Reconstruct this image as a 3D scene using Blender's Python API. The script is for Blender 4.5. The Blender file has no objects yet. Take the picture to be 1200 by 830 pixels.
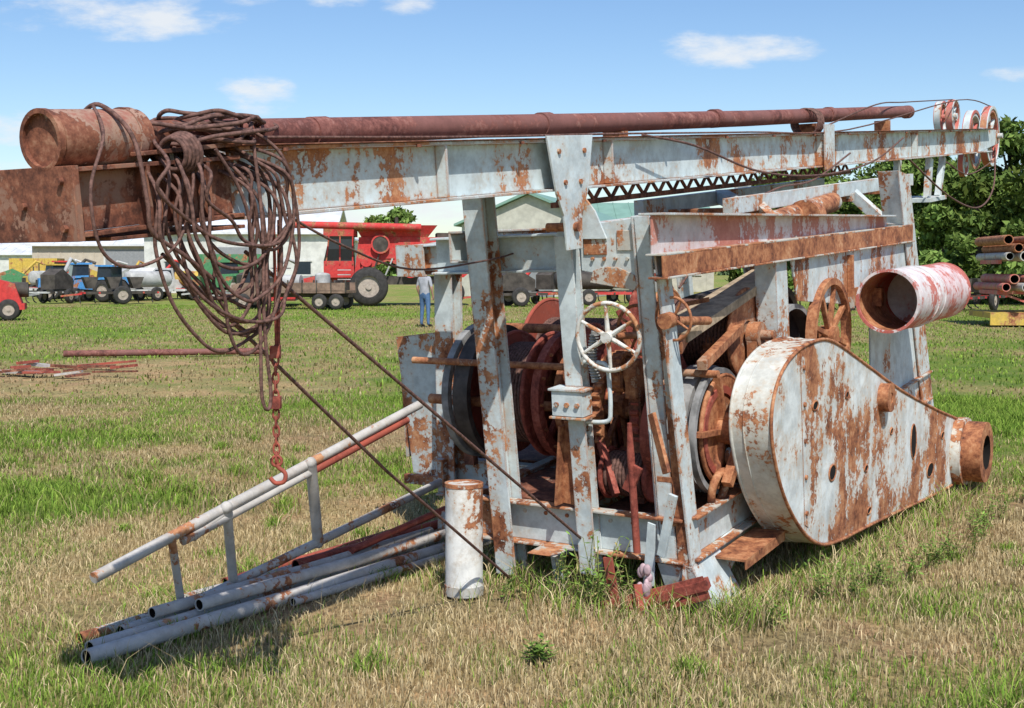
import bpy, bmesh, math, random
import numpy as np
from mathutils import Vector, Matrix
random.seed(4); np.random.seed(4)
scene=bpy.context.scene
col=scene.collection
V=Vector
# ------------------------------------------------------------------ materials
def newmat(name):
    m=bpy.data.materials.new(name); m.use_nodes=True
    nt=m.node_tree; b=nt.nodes['Principled BSDF']; return m,nt,b
def N(nt,t,**k):
    n=nt.nodes.new(t)
    for a,v in k.items(): setattr(n,a,v)
    return n
def noise(nt,vec,scale,detail=5,rough=.6):
    n=N(nt,'ShaderNodeTexNoise'); n.inputs['Scale'].default_value=scale
    n.inputs['Detail'].default_value=detail; n.inputs['Roughness'].default_value=rough
    nt.links.new(vec,n.inputs['Vector']); return n.outputs['Fac']
def math_(nt,op,a,b=None,clamp=False):
    n=N(nt,'ShaderNodeMath',operation=op,use_clamp=clamp)
    for i,x in enumerate((a,b)):
        if x is None: continue
        if isinstance(x,(int,float)): n.inputs[i].default_value=x
        else: nt.links.new(x,n.inputs[i])
    return n.outputs[0]
def sstep(nt,x,lo,hi):
    n=N(nt,'ShaderNodeMapRange',interpolation_type='SMOOTHSTEP')
    n.inputs['From Min'].default_value=lo; n.inputs['From Max'].default_value=hi
    nt.links.new(x,n.inputs['Value']); return n.outputs['Result']
def mix(nt,f,a,b,bt='MIX'):
    n=N(nt,'ShaderNodeMix',data_type='RGBA',blend_type=bt)
    for i,x in ((0,f),(6,a),(7,b)):
        if isinstance(x,(int,float)): n.inputs[i].default_value=x
        elif isinstance(x,(tuple,list)): n.inputs[i].default_value=(*x,1)
        else: nt.links.new(x,n.inputs[i])
    return n.outputs[2]
def ramp(nt,x,stops):
    n=N(nt,'ShaderNodeValToRGB'); e=n.color_ramp.elements
    while len(e)<len(stops): e.new(.5)
    for el,(p,c) in zip(e,stops): el.position=p; el.color=(*c,1)
    nt.links.new(x,n.inputs[0]); return n.outputs[0]
RUST=[(.36,(.07,.028,.017)),(.44,(.22,.080,.040)),(.53,(.40,.165,.075)),(.66,(.58,.32,.17))]
DRUST=[(.36,(.04,.020,.015)),(.46,(.13,.050,.032)),(.54,(.25,.095,.055)),(.68,(.44,.24,.15))]
REDRUST=[(.36,(.06,.018,.014)),(.46,(.19,.045,.032)),(.55,(.33,.085,.058)),(.70,(.44,.20,.15))]
def weather(name,paint,rust=.45,scale=2.0,edge=.09,rough=.62,rc=RUST,streak=.25,stain=(.48,.40,.30),bump=.25,dent=0,st=.5):
    m,nt,b=newmat(name)
    g=N(nt,'ShaderNodeNewGeometry'); P=g.outputs['Position']
    A=noise(nt,P,scale,6,.68)
    v=A
    if streak>0:
        mp=N(nt,'ShaderNodeMapping'); mp.inputs['Scale'].default_value=(9,9,.9); nt.links.new(P,mp.inputs[0])
        B=noise(nt,mp.outputs[0],1.0,4,.6)
        v=math_(nt,'ADD',math_(nt,'MULTIPLY',A,1-streak),math_(nt,'MULTIPLY',B,streak))
    C=noise(nt,P,34,3,.7)
    v=math_(nt,'ADD',v,math_(nt,'MULTIPLY',math_(nt,'SUBTRACT',C,.5),.26))
    if edge>0:
        bv=N(nt,'ShaderNodeBevel',samples=2); bv.inputs['Radius'].default_value=.016
        d=N(nt,'ShaderNodeVectorMath',operation='DOT_PRODUCT'); nt.links.new(bv.outputs[0],d.inputs[0]); nt.links.new(g.outputs['Normal'],d.inputs[1])
        e=math_(nt,'SUBTRACT',1.0,d.outputs['Value'],True)
        v=math_(nt,'ADD',v,math_(nt,'MULTIPLY',sstep(nt,e,.0,.25),edge))
    thr=.5+(.5-rust)*.36
    mask=sstep(nt,v,thr-.014,thr+.018)
    soft=sstep(nt,v,thr-.11,thr+.02)
    D=noise(nt,P,8,6,.72)
    rcol=ramp(nt,math_(nt,'ADD',math_(nt,'MULTIPLY',D,.65),math_(nt,'MULTIPLY',C,.35)),rc)
    pc=mix(nt,sstep(nt,D,.35,.68),tuple(min(1,c*1.06) for c in paint),tuple(c*.74 for c in paint))
    pc=mix(nt,math_(nt,'MULTIPLY',soft,st),pc,stain)
    cc=mix(nt,mask,pc,rcol)
    nt.links.new(cc,b.inputs['Base Color'])
    b.inputs['Roughness'].default_value=rough+.12
    bp=N(nt,'ShaderNodeBump'); bp.inputs['Strength'].default_value=bump; bp.inputs['Distance'].default_value=.004
    nt.links.new(C,bp.inputs['Height'])
    if dent:
        b2=N(nt,'ShaderNodeBump'); b2.inputs['Strength'].default_value=1; b2.inputs['Distance'].default_value=dent
        nt.links.new(noise(nt,P,3.2,2,.5),b2.inputs['Height']); nt.links.new(b2.outputs[0],bp.inputs['Normal'])
    nt.links.new(bp.outputs[0],b.inputs['Normal'])
    b.inputs['Specular IOR Level'].default_value=.3
    return m
def simple(name,c,rough=.6,var=.25,scale=8,metal=0):
    m,nt,b=newmat(name); g=N(nt,'ShaderNodeNewGeometry')
    n=noise(nt,g.outputs['Position'],scale,4,.65)
    nt.links.new(mix(nt,sstep(nt,n,.3,.7),tuple(x*(1-var) for x in c),tuple(min(1,x*(1+var)) for x in c)),b.inputs['Base Color'])
    b.inputs['Roughness'].default_value=rough; b.inputs['Metallic'].default_value=metal
    b.inputs['Specular IOR Level'].default_value=.3
    return m
def attrmat(name):
    m=bpy.data.materials.new(name); m.use_nodes=True; nt=m.node_tree; nt.nodes.remove(nt.nodes['Principled BSDF'])
    a=N(nt,'ShaderNodeAttribute',attribute_name='Col'); d=N(nt,'ShaderNodeBsdfDiffuse')
    nt.links.new(a.outputs['Color'],d.inputs[0]); nt.links.new(d.outputs[0],nt.nodes['Material Output'].inputs[0]); return m
W=(.565,.635,.64)
M_white=weather('white_paint_weathered',W,.29,2.6,edge=0)
M_wrust=weather('white_paint_rusted',W,.375,2.6,edge=.11)
M_rustw=weather('rust_with_paint_traces',(.50,.50,.46),.56,3,edge=0)
M_rust=weather('rust',(.36,.17,.09),.9,edge=0,streak=0)
M_drust=weather('dark_rust',(.24,.11,.065),.9,edge=0,streak=0,rc=DRUST)
M_red=weather('dark_red_rust',(.38,.085,.055),.62,edge=0,rc=REDRUST,streak=0,stain=(.3,.09,.06))
M_pipe=weather('rusty_drill_pipe',(.22,.095,.08),.58,edge=0,rc=[(.36,(.05,.022,.018)),(.46,(.14,.052,.042)),(.55,(.24,.095,.075)),(.70,(.38,.22,.18))],streak=0,stain=(.19,.085,.07))
M_guard=weather('guard_paint_rusted',(.64,.68,.665),.415,1.7,edge=.12,streak=.24,dent=.03,st=.65,stain=(.52,.43,.32))
M_redpaint=weather('faded_red_paint',(.55,.15,.12),.32,edge=0)
M_pink=weather('faded_red_over_white',(.62,.56,.56),.44,edge=0,rc=[(.3,(.30,.10,.08)),(.45,(.42,.16,.12)),(.6,(.5,.22,.17)),(.75,(.55,.32,.25))],stain=(.6,.42,.38))
M_galv=weather('weathered_pipe_grey',(.50,.475,.44),.28,3,edge=0,stain=(.44,.36,.29))
M_cable=simple('wire_rope_rusty',(.14,.075,.060),.8,.5,60)
M_dark=simple('greasy_dark_steel',(.06,.050,.045),.6,.4,10)
M_band=simple('grey_brake_band',(.24,.24,.235),.55,.4,9)
M_black=simple('opening_shade_black',(.008,.007,.006),.9,.1)  # near-black colour that paints in the shade inside slots and pipe bores
M_wood=simple('weathered_timber',(.36,.28,.19),.85,.35,14)
M_rag=simple('faded_rag',(.46,.33,.35),.9,.3,20)
# ------------------------------------------------------------------ mesh builder
def basis(ax):
    n=V(ax).normalized(); t=V((0,0,1)) if abs(n.z)<.9 else V((1,0,0))
    u=n.cross(t).normalized(); v=n.cross(u).normalized(); return n,u,v
class MB:
    def __init__(s): s.v=[];s.f=[];s.m=[];s.s=[]
    def add(s,vs,fs,mi=0,sm=False):
        o=len(s.v); s.v+=[tuple(x) for x in vs]
        for f in fs: s.f.append([i+o for i in f]); s.m.append(mi); s.s.append(sm)
    def hexa(s,p,mi=0): s.add(p,[(3,2,1,0),(4,5,6,7),(0,1,5,4),(1,2,6,5),(2,3,7,6),(3,0,4,7)],mi)
    def box(s,x0,x1,y0,y1,z0,z1,mi=0):
        s.hexa([(x0,y0,z0),(x1,y0,z0),(x1,y1,z0),(x0,y1,z0),(x0,y0,z1),(x1,y0,z1),(x1,y1,z1),(x0,y1,z1)],mi)
    def beam(s,p0,p1,w,h,mi=0,up=(0,0,1)):
        p0=V(p0);p1=V(p1);d=(p1-p0).normalized();sd=d.cross(V(up)).normalized();u=sd.cross(d).normalized()
        a=sd*w/2;b=u*h/2
        s.hexa([p0-a-b,p0+a-b,p1+a-b,p1-a-b,p0-a+b,p0+a+b,p1+a+b,p1-a+b],mi)
    def channel(s,p0,p1,H,F,t,up,out,mi=0,mf=None):
        if mf is None: mf=mi
        p0=V(p0);p1=V(p1);up=V(up).normalized();out=V(out).normalized()
        def pr(c0,c1,a,b,m):
            s.hexa([c0-a-b,c0+a-b,c1+a-b,c1-a-b,c0-a+b,c0+a+b,c1+a+b,c1-a+b],m)
        pr(p0,p1,out*t/2,up*(H/2-t-.001),mi)
        for sg in (-1,1):
            o=up*sg*(H/2-t/2)+out*(F/2-t/2)
            pr(p0+o,p1+o,out*F/2,up*t/2,mf)
    def poly(s,pts,ext,mi=0):
        n=len(pts);e=V(ext);a=[V(p) for p in pts];b=[p+e for p in a]
        s.add(a+b,[list(range(n))[::-1],list(range(n,2*n))]+[(i,(i+1)%n,(i+1)%n+n,i+n) for i in range(n)],mi)
    def tube(s,pts,r,seg=8,mi=0,closed=False,cap=True):
        pts=[V(p) for p in pts]; n=len(pts)
        if n<2:return
        T=[]
        for i in range(n):
            if closed: d=pts[(i+1)%n]-pts[i-1]
            else: d=pts[min(i+1,n-1)]-pts[max(i-1,0)]
            T.append(d.normalized())
        _,u,_=basis(T[0]); vs=[]
        for i in range(n):
            u=(u-T[i]*u.dot(T[i])).normalized(); w=T[i].cross(u)
            rr=r[min(i,len(r)-1)] if isinstance(r,(list,tuple)) else r
            for k in range(seg):
                a=2*math.pi*k/seg; vs.append(pts[i]+(u*math.cos(a)+w*math.sin(a))*rr)
        fs=[]
        for i in range(n if closed else n-1):
            j=(i+1)%n
            for k in range(seg):
                k2=(k+1)%seg; fs.append((i*seg+k,i*seg+k2,j*seg+k2,j*seg+k))
        s.add(vs,fs,mi,True)
        if cap and not closed:
            s.add(vs[:seg],[list(range(seg))[::-1]],mi); s.add(vs[-seg:],[list(range(seg))],mi)
    def cyl(s,p0,p1,r,seg=28,mi=0,r1=None,cap=True):
        s.tube([p0,p1],[r,r if r1 is None else r1],seg,mi,False,cap)
    def ring(s,c,ax,ro,ri,w,seg=40,mi=0,mi_in=None,outer=None):
        n,u,v=basis(ax);c=V(c); mi_in=mi if mi_in is None else mi_in
        A=[2*math.pi*k/seg for k in range(seg)]
        ro_=outer if outer else [ro]*seg
        def P(r,a,z): return c+(u*math.cos(a)+v*math.sin(a))*r+n*z
        o0=[P(ro_[k],A[k],-w/2) for k in range(seg)];o1=[P(ro_[k],A[k],w/2) for k in range(seg)]
        i0=[P(ri,a,-w/2) for a in A];i1=[P(ri,a,w/2) for a in A]
        q=[(k,(k+1)%seg,(k+1)%seg+seg,k+seg) for k in range(seg)]
        sm=outer is None
        s.add(o0+o1,q,mi,sm); s.add(i0+i1,q,mi_in,True); s.add(o0+i0,q,mi); s.add(o1+i1,q,mi)
    def gear(s,c,ax,r,w,teeth=30,mi=0,spokes=6,hub=.22,rimw=.2):
        seg=teeth*4; outer=[r if (k%4) in(0,1) else r*.93 for k in range(seg)]
        s.ring(c,ax,r,r*(1-rimw),w,seg,mi,outer=outer); s.spk(c,ax,r*(1-rimw*.8),w*.5,spokes,hub*r,mi,w)
    def spk(s,c,ax,r,w,n,hub,mi,hw):
        nn,u,v=basis(ax);c=V(c)
        s.cyl(c-nn*hw*.8,c+nn*hw*.8,hub,20,mi)
        for k in range(n):
            a=2*math.pi*k/n+.3; d=u*math.cos(a)+v*math.sin(a)
            s.beam(c+d*hub*.7,c+d*r,w,max(.018,r*.09),mi,up=d.cross(nn))
    def torus(s,c,ax,R,r,seg=36,s2=8,mi=0):
        n,u,v=basis(ax);c=V(c)
        s.tube([c+(u*math.cos(a)+v*math.sin(a))*R for a in [2*math.pi*k/seg for k in range(seg)]],r,s2,mi,True)
    def sphere(s,c,r,mi=0,sz=(1,1,1),seg=12):
        c=V(c);vs=[];fs=[];h=seg//2+1
        for i in range(h+1):
            t=math.pi*i/h
            for k in range(seg):
                a=2*math.pi*k/seg; vs.append(c+V((math.sin(t)*math.cos(a)*sz[0],math.sin(t)*math.sin(a)*sz[1],math.cos(t)*sz[2]))*r)
        for i in range(h):
            for k in range(seg): fs.append((i*seg+k,i*seg+(k+1)%seg,(i+1)*seg+(k+1)%seg,(i+1)*seg+k))
        s.add(vs,fs,mi,True)
    def build(s,name,mats,parent=None,bevel=0,loc=None,rz=0):
        me=bpy.data.meshes.new(name); me.from_pydata(s.v,[],s.f)
        for m in mats: me.materials.append(m)
        me.polygons.foreach_set('material_index',s.m); me.polygons.foreach_set('use_smooth',s.s)
        bm=bmesh.new(); bm.from_mesh(me); bmesh.ops.recalc_face_normals(bm,faces=bm.faces); bm.to_mesh(me); bm.free()
        o=bpy.data.objects.new(name,me); col.objects.link(o)
        if parent: o.parent=parent
        if loc: o.location=loc
        o.rotation_euler=(0,0,rz)
        if bevel:
            b=o.modifiers.new('bevel','BEVEL'); b.width=bevel; b.segments=2; b.limit_method='ANGLE'; b.angle_limit=math.radians(50)
        return o
def empty(name,mat=None,loc=None,rz=0):
    e=bpy.data.objects.new(name,None); col.objects.link(e)
    if mat is not None: e.matrix_world=mat
    if loc: e.location=loc; e.rotation_euler=(0,0,rz)
    return e
def catmull(pts,n=6,closed=False):
    P=[V(p) for p in pts];L=len(P);out=[]
    rng=range(L) if closed else range(L-1)
    for i in rng:
        if closed: a,b,c,d=P[i-1],P[i],P[(i+1)%L],P[(i+2)%L]
        else: a,b,c,d=P[max(i-1,0)],P[i],P[i+1],P[min(i+2,L-1)]
        for k in range(n):
            t=k/n; out.append(.5*((2*b)+(c-a)*t+(2*a-5*b+4*c-d)*t*t+(3*b-a-3*c+d)*t*t*t))
    if not closed: out.append(P[-1])
    return out
# ------------------------------------------------------------------ drilling rig
TH=math.radians(5.5); AZ=math.atan2(.845,.535)
R=Matrix.Translation((0.89,6.375,0))@Matrix.Rotation(AZ,4,'Z')@Matrix.Rotation(-TH,4,'Y')
rig=empty('cable_tool_drilling_rig',R)
def gz(a): return -a*math.tan(TH)
# --- mast
m=MB()
for b,o in ((.55,-1),(.85,1)):
    m.channel((-2.42,b,2.235),(9.3,b,2.235),.25,.07,.012,(0,0,1),(0,o,0),0)
m.channel((-3.11,.55,2.205),(-2.42,.55,2.225),.21,.07,.014,(0,0,1),(0,-1,0),1)
m.channel((-3.11,.85,2.205),(-2.42,.85,2.225),.21,.07,.014,(0,0,1),(0,1,0),1)
m.box(-3.14,-3.115,.47,.93,2.09,2.315,1)
m.box(-3.0,-2.42,.49,.93,2.082,2.094,1)
m.poly([(-2.86,.48,2.337),(-2.40,.48,2.362),(-2.36,.92,2.362),(-2.82,.92,2.337)],(0,0,.014),1)
for a in (-2.84,-2.70,-2.58): m.box(a,a+.014,.485,.544,2.115,2.31,1)
for bb,h in ((.52,2.13),(.52,2.27),(.88,2.13),(.88,2.27),(.70,2.2)): m.cyl((-3.155,bb,h),(-3.14,bb,h),.012,6,2)
for a in (-1.2,.3,3.62,3.78,6.2): m.box(a,a+.014,.487,.543,2.125,2.345,0)
m.box(3.6,3.82,.466,.478,2.09,2.42,0)
for i in range(26):
    a=.25+i*.33
    m.beam((a,.57,2.13),(a+.3,.84,2.13),.05,.008,2); m.box(a-.02,a+.02,.56,.84,2.112,2.12,2)
m.beam((.3,.86,2.02),(5.4,.86,2.03),.03,.03,2)
for i in range(24):
    a=.35+i*.21; m.beam((a,.86,2.03),(a+.1,.86,2.11),.015,.02,2); m.beam((a+.1,.86,2.11),(a+.2,.86,2.03),.015,.02,2)
for i in range(14):
    a=-2.2+i*.8; m.cyl((a,.478,2.34),(a,.478,2.352),.012,8,2)
m.box(-2.42,9.3,.470,.560,2.3615,2.366,2)
M_box=weather('mast_foot_rust',(.34,.20,.14),.62,3,edge=.10,rc=DRUST,streak=.3,stain=(.26,.12,.08))
m.build('mast',[weather('mast_paint',W,.40,2.0,edge=.12,streak=.2),M_box,M_drust],rig,.002)
m=MB()
m.cyl((-3.12,.60,2.395),(-2.76,.62,2.40),.092,40,0)
m.ring((-3.13,.60,2.395),(1,0,0),.095,.080,.02,40,0); m.ring((-2.80,.617,2.40),(1,0,0),.097,.085,.03,40,0)
m.cyl((-2.80,.62,2.40),(-2.5,.62,2.41),.05,24,0)
m.build('drill_stem_socket',[weather('stem_rust',(.30,.12,.085),.75,edge=0,rc=DRUST,streak=0,bump=.6)],rig,.003)
m=MB()
m.tube([(-2.6,.62,2.405),(-1,.62,2.425),(2.5,.62,2.47),(6.4,.62,2.54)],.052,22,0)
for a in (-1.9,-.2,1.9,4.1,6.3): m.cyl((a,.62,2.40+(a+2.6)*.015),(a+.09,.62,2.402+(a+2.6)*.015),.059,22,0)
for a in (.6,3.7,5.6): m.box(a,a+.06,.575,.70,2.367,2.39+(a)*.012,1)
m.build('drill_pipe',[M_pipe,M_rust],rig)
m=MB()
m.poly([(-.40,.462,2.375),(.05,.462,2.375),(-.02,.462,2.10),(-.09,.462,1.99),(-.10,.462,1.82),(-.25,.462,1.82),(-.27,.462,1.99),(-.33,.462,2.10)],(0,.012,0),0)
m.poly([(-.04,.36,1.86),(-.04,.66,1.86),(-.04,.60,2.0),(-.04,.5,2.10),(-.04,.42,2.0)],(.014,0,0),0)
for a,h in ((-.3,2.3),(-.05,2.3),(-.25,2.15),(-.1,2.15)): m.cyl((a,.452,h),(a,.462,h),.014,6,1)
m.cyl((-.17,.44,1.93),(-.17,.62,1.93),.022,16,1)
m.build('mast_saddle_plate',[M_white,M_rust],rig,.002)
m=MB()
def sheave(mm,c,r,w,mi,mh,ax=(0,1,0)):
    mm.ring(c,ax,r,r*.80,w,36,mi); mm.ring(c,ax,r*.995,r*.9,w*1.25,36,mh); mm.spk(c,ax,r*.85,w*.5,6,r*.18,mh,w)
sheave(m,(8.05,.62,2.50),.17,.06,0,1); sheave(m,(8.3,.80,2.50),.17,.06,1,0)
sheave(m,(9.75,.62,2.28),.34,.07,0,1); sheave(m,(9.8,.82,2.25),.34,.07,1,0)
for b in (.54,.70,.88):
    m.poly([(8.9,b,2.12),(9.9,b,2.2),(9.9,b,2.34),(8.9,b,2.38)],(0,.012,0),1)
m.cyl((9.77,.48,2.28),(9.77,.95,2.28),.03,12,1)
m.beam((6.9,.56,2.1),(6.8,.56,1.72),.05,.10,1); m.beam((7.4,.56,2.1),(7.2,.56,1.72),.05,.08,1); m.beam((6.9,.86,2.1),(6.8,.86,1.72),.05,.10,1)
m.box(6.7,7.3,.5,.92,1.69,1.73,1); sheave(m,(8.5,.62,2.0),.13,.05,0,1)
m.beam((8.5,.62,2.12),(8.5,.62,1.9),.03,.05,1)
m.build('crown_sheaves',[M_redpaint,M_white],rig,.002)
# --- main frame
m=MB()
WH,WR,RU=0,1,2
m.channel((0.0,1.29,.345),(0.0,-.01,.345),.23,.075,.012,(0,0,1),(-1,0,0),WH,RU)
m.channel((0.012,.0,.345),(4.55,.0,.345),.23,.07,.012,(0,0,1),(0,-1,0),WR,RU)
m.channel((0.012,1.27,.345),(4.55,1.27,.345),.23,.07,.012,(0,0,1),(0,1,0),WR)
m.channel((0.6,1.92,.345),(4.55,1.92,.345),.23,.07,.012,(0,0,1),(0,1,0),WR)
for a in (.75,1.6,2.6,3.6,4.5): m.channel((a,.02,.34),(a,1.9,.34),.2,.06,.012,(0,0,1),(1,0,0),WR)
def ibeam(p0,p1,w,d,t,across,depth,mi,mj=None):
    across=V(across);depth=V(depth);p0=V(p0);p1=V(p1);mj=mi if mj is None else mj
    def pr(o,a,b,mm):
        c0=p0+o;c1=p1+o; m.hexa([c0-a-b,c0+a-b,c0+a+b,c0-a+b,c1-a-b,c1+a-b,c1+a+b,c1-a+b],mm)
    for sg in (-1,1): pr(depth*sg*(d/2-t/2),across*w/2,depth*t/2,mi)
    pr(V((0,0,0)),across*t/2,depth*(d/2-t-.001),mj)
ibeam((-.02,1.035,.05),(-.02,1.125,2.10),.125,.13,.012,(0,1,0),(1,0,0),WR)
m.box(-.12,.10,1.03,1.24,2.10,2.116,WR)
m.box(-.09,.05,1.10,1.16,2.116,2.15,RU)
ibeam((-.05,.52,.12),(-.05,.585,1.88),.10,.08,.010,(0,1,0),(1,0,0),WR)
m.box(-.16,-.06,.47,.65,.97,1.10,WH); m.box(-.17,-.05,.455,.665,1.10,1.112,WR); m.box(-.17,-.05,.455,.665,.955,.967,RU)
for b in (.5,.56,.62): m.cyl((-.172,b,1.03),(-.155,b,1.03),.014,6,RU)
m.hexa([(-.03,.12,.2),(-.018,.12,.2),(-.018,.035,.2),(-.03,.035,.2),(-.05,.20,1.97),(-.038,.20,1.97),(-.038,.12,1.97),(-.05,.12,1.97)],WR)
m.hexa([(-.03,.03,.2),(-.018,.03,.2),(-.018,-.03,.2),(-.03,-.03,.2),(-.06,.10,1.97),(-.048,.10,1.97),(-.048,.045,1.97),(-.06,.045,1.97)],RU)
m.hexa([(-.03,-.042,.2),(.10,-.042,.2),(.10,-.03,.2),(-.03,-.03,.2),(-.20,.03,1.97),(-.05,.03,1.97),(-.05,.042,1.97),(-.20,.042,1.97)],WR)
m.hexa([(-.03,.125,.2),(.09,.125,.2),(.09,.137,.2),(-.03,.137,.2),(-.05,.205,1.97),(.09,.205,1.97),(.09,.217,1.97),(-.05,.217,1.97)],WR)
for i in range(7): m.box(-.036,-.03,.02+.014*i,.12+.012*i,.42+.22*i,.45+.22*i,RU)
m.poly([(-.02,.52,1.70),(-.02,.13,1.63),(-.02,.13,1.97),(-.02,.52,1.925)],(.012,0,0),WH)
m.poly([(-.03,.47,1.64),(-.03,.20,1.60),(-.03,.22,1.68),(-.03,.30,1.715),(-.03,.38,1.72),(-.03,.45,1.70)],(.008,0,0),RU)
m.box(-.028,-.02,.37,.50,1.78,1.87,RU); m.box(-.028,-.02,.17,.31,1.8,1.9,RU)
for i in range(5): m.cyl((-.034,.19+.065*i,1.76),(-.022,.19+.065*i,1.76),.010,6,RU)
m.channel((.10,1.5,1.77),(.10,.10,1.80),.20,.07,.012,(0,0,1),(-1,0,0),WH)
m.beam((.42,1.92,1.715),(3.6,1.92,1.70),.16,.17,WR)
m.box(.40,.418,1.82,2.02,1.62,1.81,WR)
m.channel((.46,1.85,1.73),(.46,1.13,1.76),.15,.06,.01,(0,0,1),(-1,0,0),WH)
ibeam((.70,1.93,.23),(.80,1.93,1.63),.13,.12,.012,(0,1,0),(1,0,0),WR)
m.poly([(.80,2.00,.25),(.80,2.30,.30),(.80,2.37,1.19),(.80,2.00,1.235)],(.014,0,0),WR)
m.box(.814,.9,2.34,2.36,.4,1.15,RU); m.box(.75,.79,1.98,2.34,.24,.30,RU)
m.poly([(-.21,.02,1.98),(-.22,.02,1.795),(3.6,.02,1.61),(3.6,.02,1.735)],(0,.012,0),4)
m.poly([(-.22,-.05,1.98),(3.6,-.05,1.735),(3.6,-.05,1.747),(-.22,-.05,1.992)],(0,.14,0),WR)
m.poly([(-.24,-.045,1.79),(4.06,-.045,1.64),(4.05,-.045,1.53),(-.24,-.045,1.69)],(0,.012,0),5)
m.poly([(-.24,-.045,1.79),(4.06,-.045,1.64),(4.06,.05,1.64),(-.24,.05,1.79)],(0,0,.01),RU)
m.poly([(-.24,-.06,1.68),(4.05,-.06,1.52),(4.05,.04,1.52),(-.24,.04,1.68)],(0,0,.01),RU)
m.channel((-.1,1.27,1.83),(4.0,1.27,1.62),.17,.06,.012,(0,0,1),(0,-1,0),WR)
m.channel((3.9,.02,1.60),(3.9,1.9,1.60),.15,.06,.012,(0,0,1),(-1,0,0),WR)
m.channel((1.9,.04,1.66),(1.9,1.9,1.66),.12,.06,.012,(0,0,1),(-1,0,0),RU)
m.hexa([(1.32,-.03,.3),(1.5,-.03,.3),(1.5,.10,.3),(1.32,.10,.3),(1.24,-.03,1.66),(1.42,-.03,1.66),(1.42,.10,1.66),(1.24,.10,1.66)],WR)
m.poly([(1.52,-.02,1.63),(3.95,-.02,1.525),(3.98,-.02,1.13),(2.6,-.02,1.22),(1.62,-.02,1.36)],(0,.012,0),6)
m.box(2.55,2.58,-.06,-.022,1.2,1.55,RU)
m.poly([(3.70,-.04,2.06),(3.98,-.04,2.02),(4.72,-.04,.0),(4.40,-.04,.0)],(0,.012,0),WR)
m.poly([(3.72,-.03,2.06),(3.72,.12,2.06),(4.42,.12,.0),(4.42,-.03,.0)],(.012,0,0),WH)
m.poly([(3.05,-.02,1.06),(4.2,-.02,.98),(4.6,-.02,.0),(3.05,-.02,.1)],(0,.012,0),WH)
m.channel((4.4,1.27,.1),(4.0,1.27,2.0),.12,.06,.012,(0,1,0),(-1,0,0),WH)
m.channel((4.4,1.92,.1),(4.2,1.92,1.7),.12,.06,.012,(0,1,0),(-1,0,0),WH)
m.beam((1.6,.40,1.93),(5.6,.40,1.94),.07,.10,WR); m.beam((1.7,1.05,1.93),(5.2,1.05,1.94),.07,.10,WH)
for a in (2.1,3.9,5.2): m.beam((a,.36,1.87),(a,1.1,1.87),.08,.06,RU)
m.beam((2.1,.40,1.90),(1.7,.04,1.70),.06,.08,RU); m.beam((4.0,.40,1.90),(3.9,.04,1.60),.06,.08,WR); m.beam((4.0,1.05,1.9),(3.9,1.24,1.6),.06,.08,WR)
m.beam((2.2,.2,1.72),(2.9,1.0,1.95),.09,.09,WR); m.cyl((2.0,.3,1.80),(3.4,.35,1.86),.07,14,RU); m.cyl((2.5,.25,1.80),(2.62,.25,1.80),.12,18,RU)
# skid foot, legs
m.poly([(-.06,-.02,.23),(.72,-.02,.25),(.60,-.02,.08),(.32,-.02,-.07),(.0,-.02,-.10),(-.10,-.02,.06)],(0,.014,0),WR)
m.poly([(-.05,.14,.22),(-.05,-.05,.22),(.02,-.16,-.08),(.02,.08,-.09)],(.012,0,0),WR)
m.poly([(-.04,-.05,.22),(.3,-.05,.22),(.34,-.18,-.06),(.03,-.16,-.08)],(0,.012,0),WR)
m.beam((.02,.78,.23),(.02,.74,-.03),.06,.05,WH); m.beam((.05,1.2,.23),(.05,1.2,-.02),.07,.07,WR)
for b in (.25,1.0,1.8): m.beam((.45,b,.10),(4.6,b,gz(4.6)+.12),.14,.16,WR)
m.box(-.2,-.02,.65,.82,.23,.235,RU)
for i in range(9): m.cyl((-.012,1.2-.13*i,.40),(-.004,1.2-.13*i,.40),.012,6,RU)
m.build('frame',[M_white,M_wrust,M_rustw,M_rust,M_pink,M_rust,weather('rail_panel_paint',W,.46,1.8,edge=0,streak=.4)],rig,.0025)
# --- controls
m=MB()
def handw(c,r,ax,mi,n=5):
    m.torus(c,ax,r,r*.07,40,8,mi); nn,u,v=basis(ax);c=V(c)
    for k in range(n):
        a=2*math.pi*k/n+.5;d=u*math.cos(a)+v*math.sin(a); m.tube([c+d*.02,c+d*r*.98],[r*.08,r*.05],7,mi)
    m.cyl(c-nn*.03,c+nn*.03,r*.17,16,mi)
handw((-.12,.33,1.38),.17,(1,.05,.05),4,6); m.cyl((-.12,.33,1.38),(.6,.33,1.30),.018,12,1)
handw((.28,.36,1.36),.13,(1,-.1,.05),1,4)
handw((-.06,.0,1.47),.105,(1,-.2,0),1,4); m.cyl((-.14,.0,1.47),(.4,.02,1.40),.022,12,1)
m.cyl((-.10,.0,1.47),(-.16,.0,1.47),.04,12,1)
m.tube(catmull([(-.07,.50,1.24),(-.07,.42,1.24),(-.07,.37,1.22),(-.07,.36,1.12),(-.07,.36,1.0),(-.07,.38,.94),(-.07,.50,.93)],6),.012,8,0)
for i in range(16):
    t=i/15; m.torus((-.075,.43+.02*math.sin(t*3),1.38-.22*t),(0,0,1),.022,.005,14,5,2)
m.tube([(-.075,.43,1.40),(-.075,.45,1.28),(-.075,.44,1.14)],.018,8,2)
m.beam((-.05,.64,.48),(-.05,.60,.92),.09,.012,1,up=(1,0,0)); m.beam((-.08,.68,.48),(-.06,.645,.90),.012,.09,1,up=(1,0,0))
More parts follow.
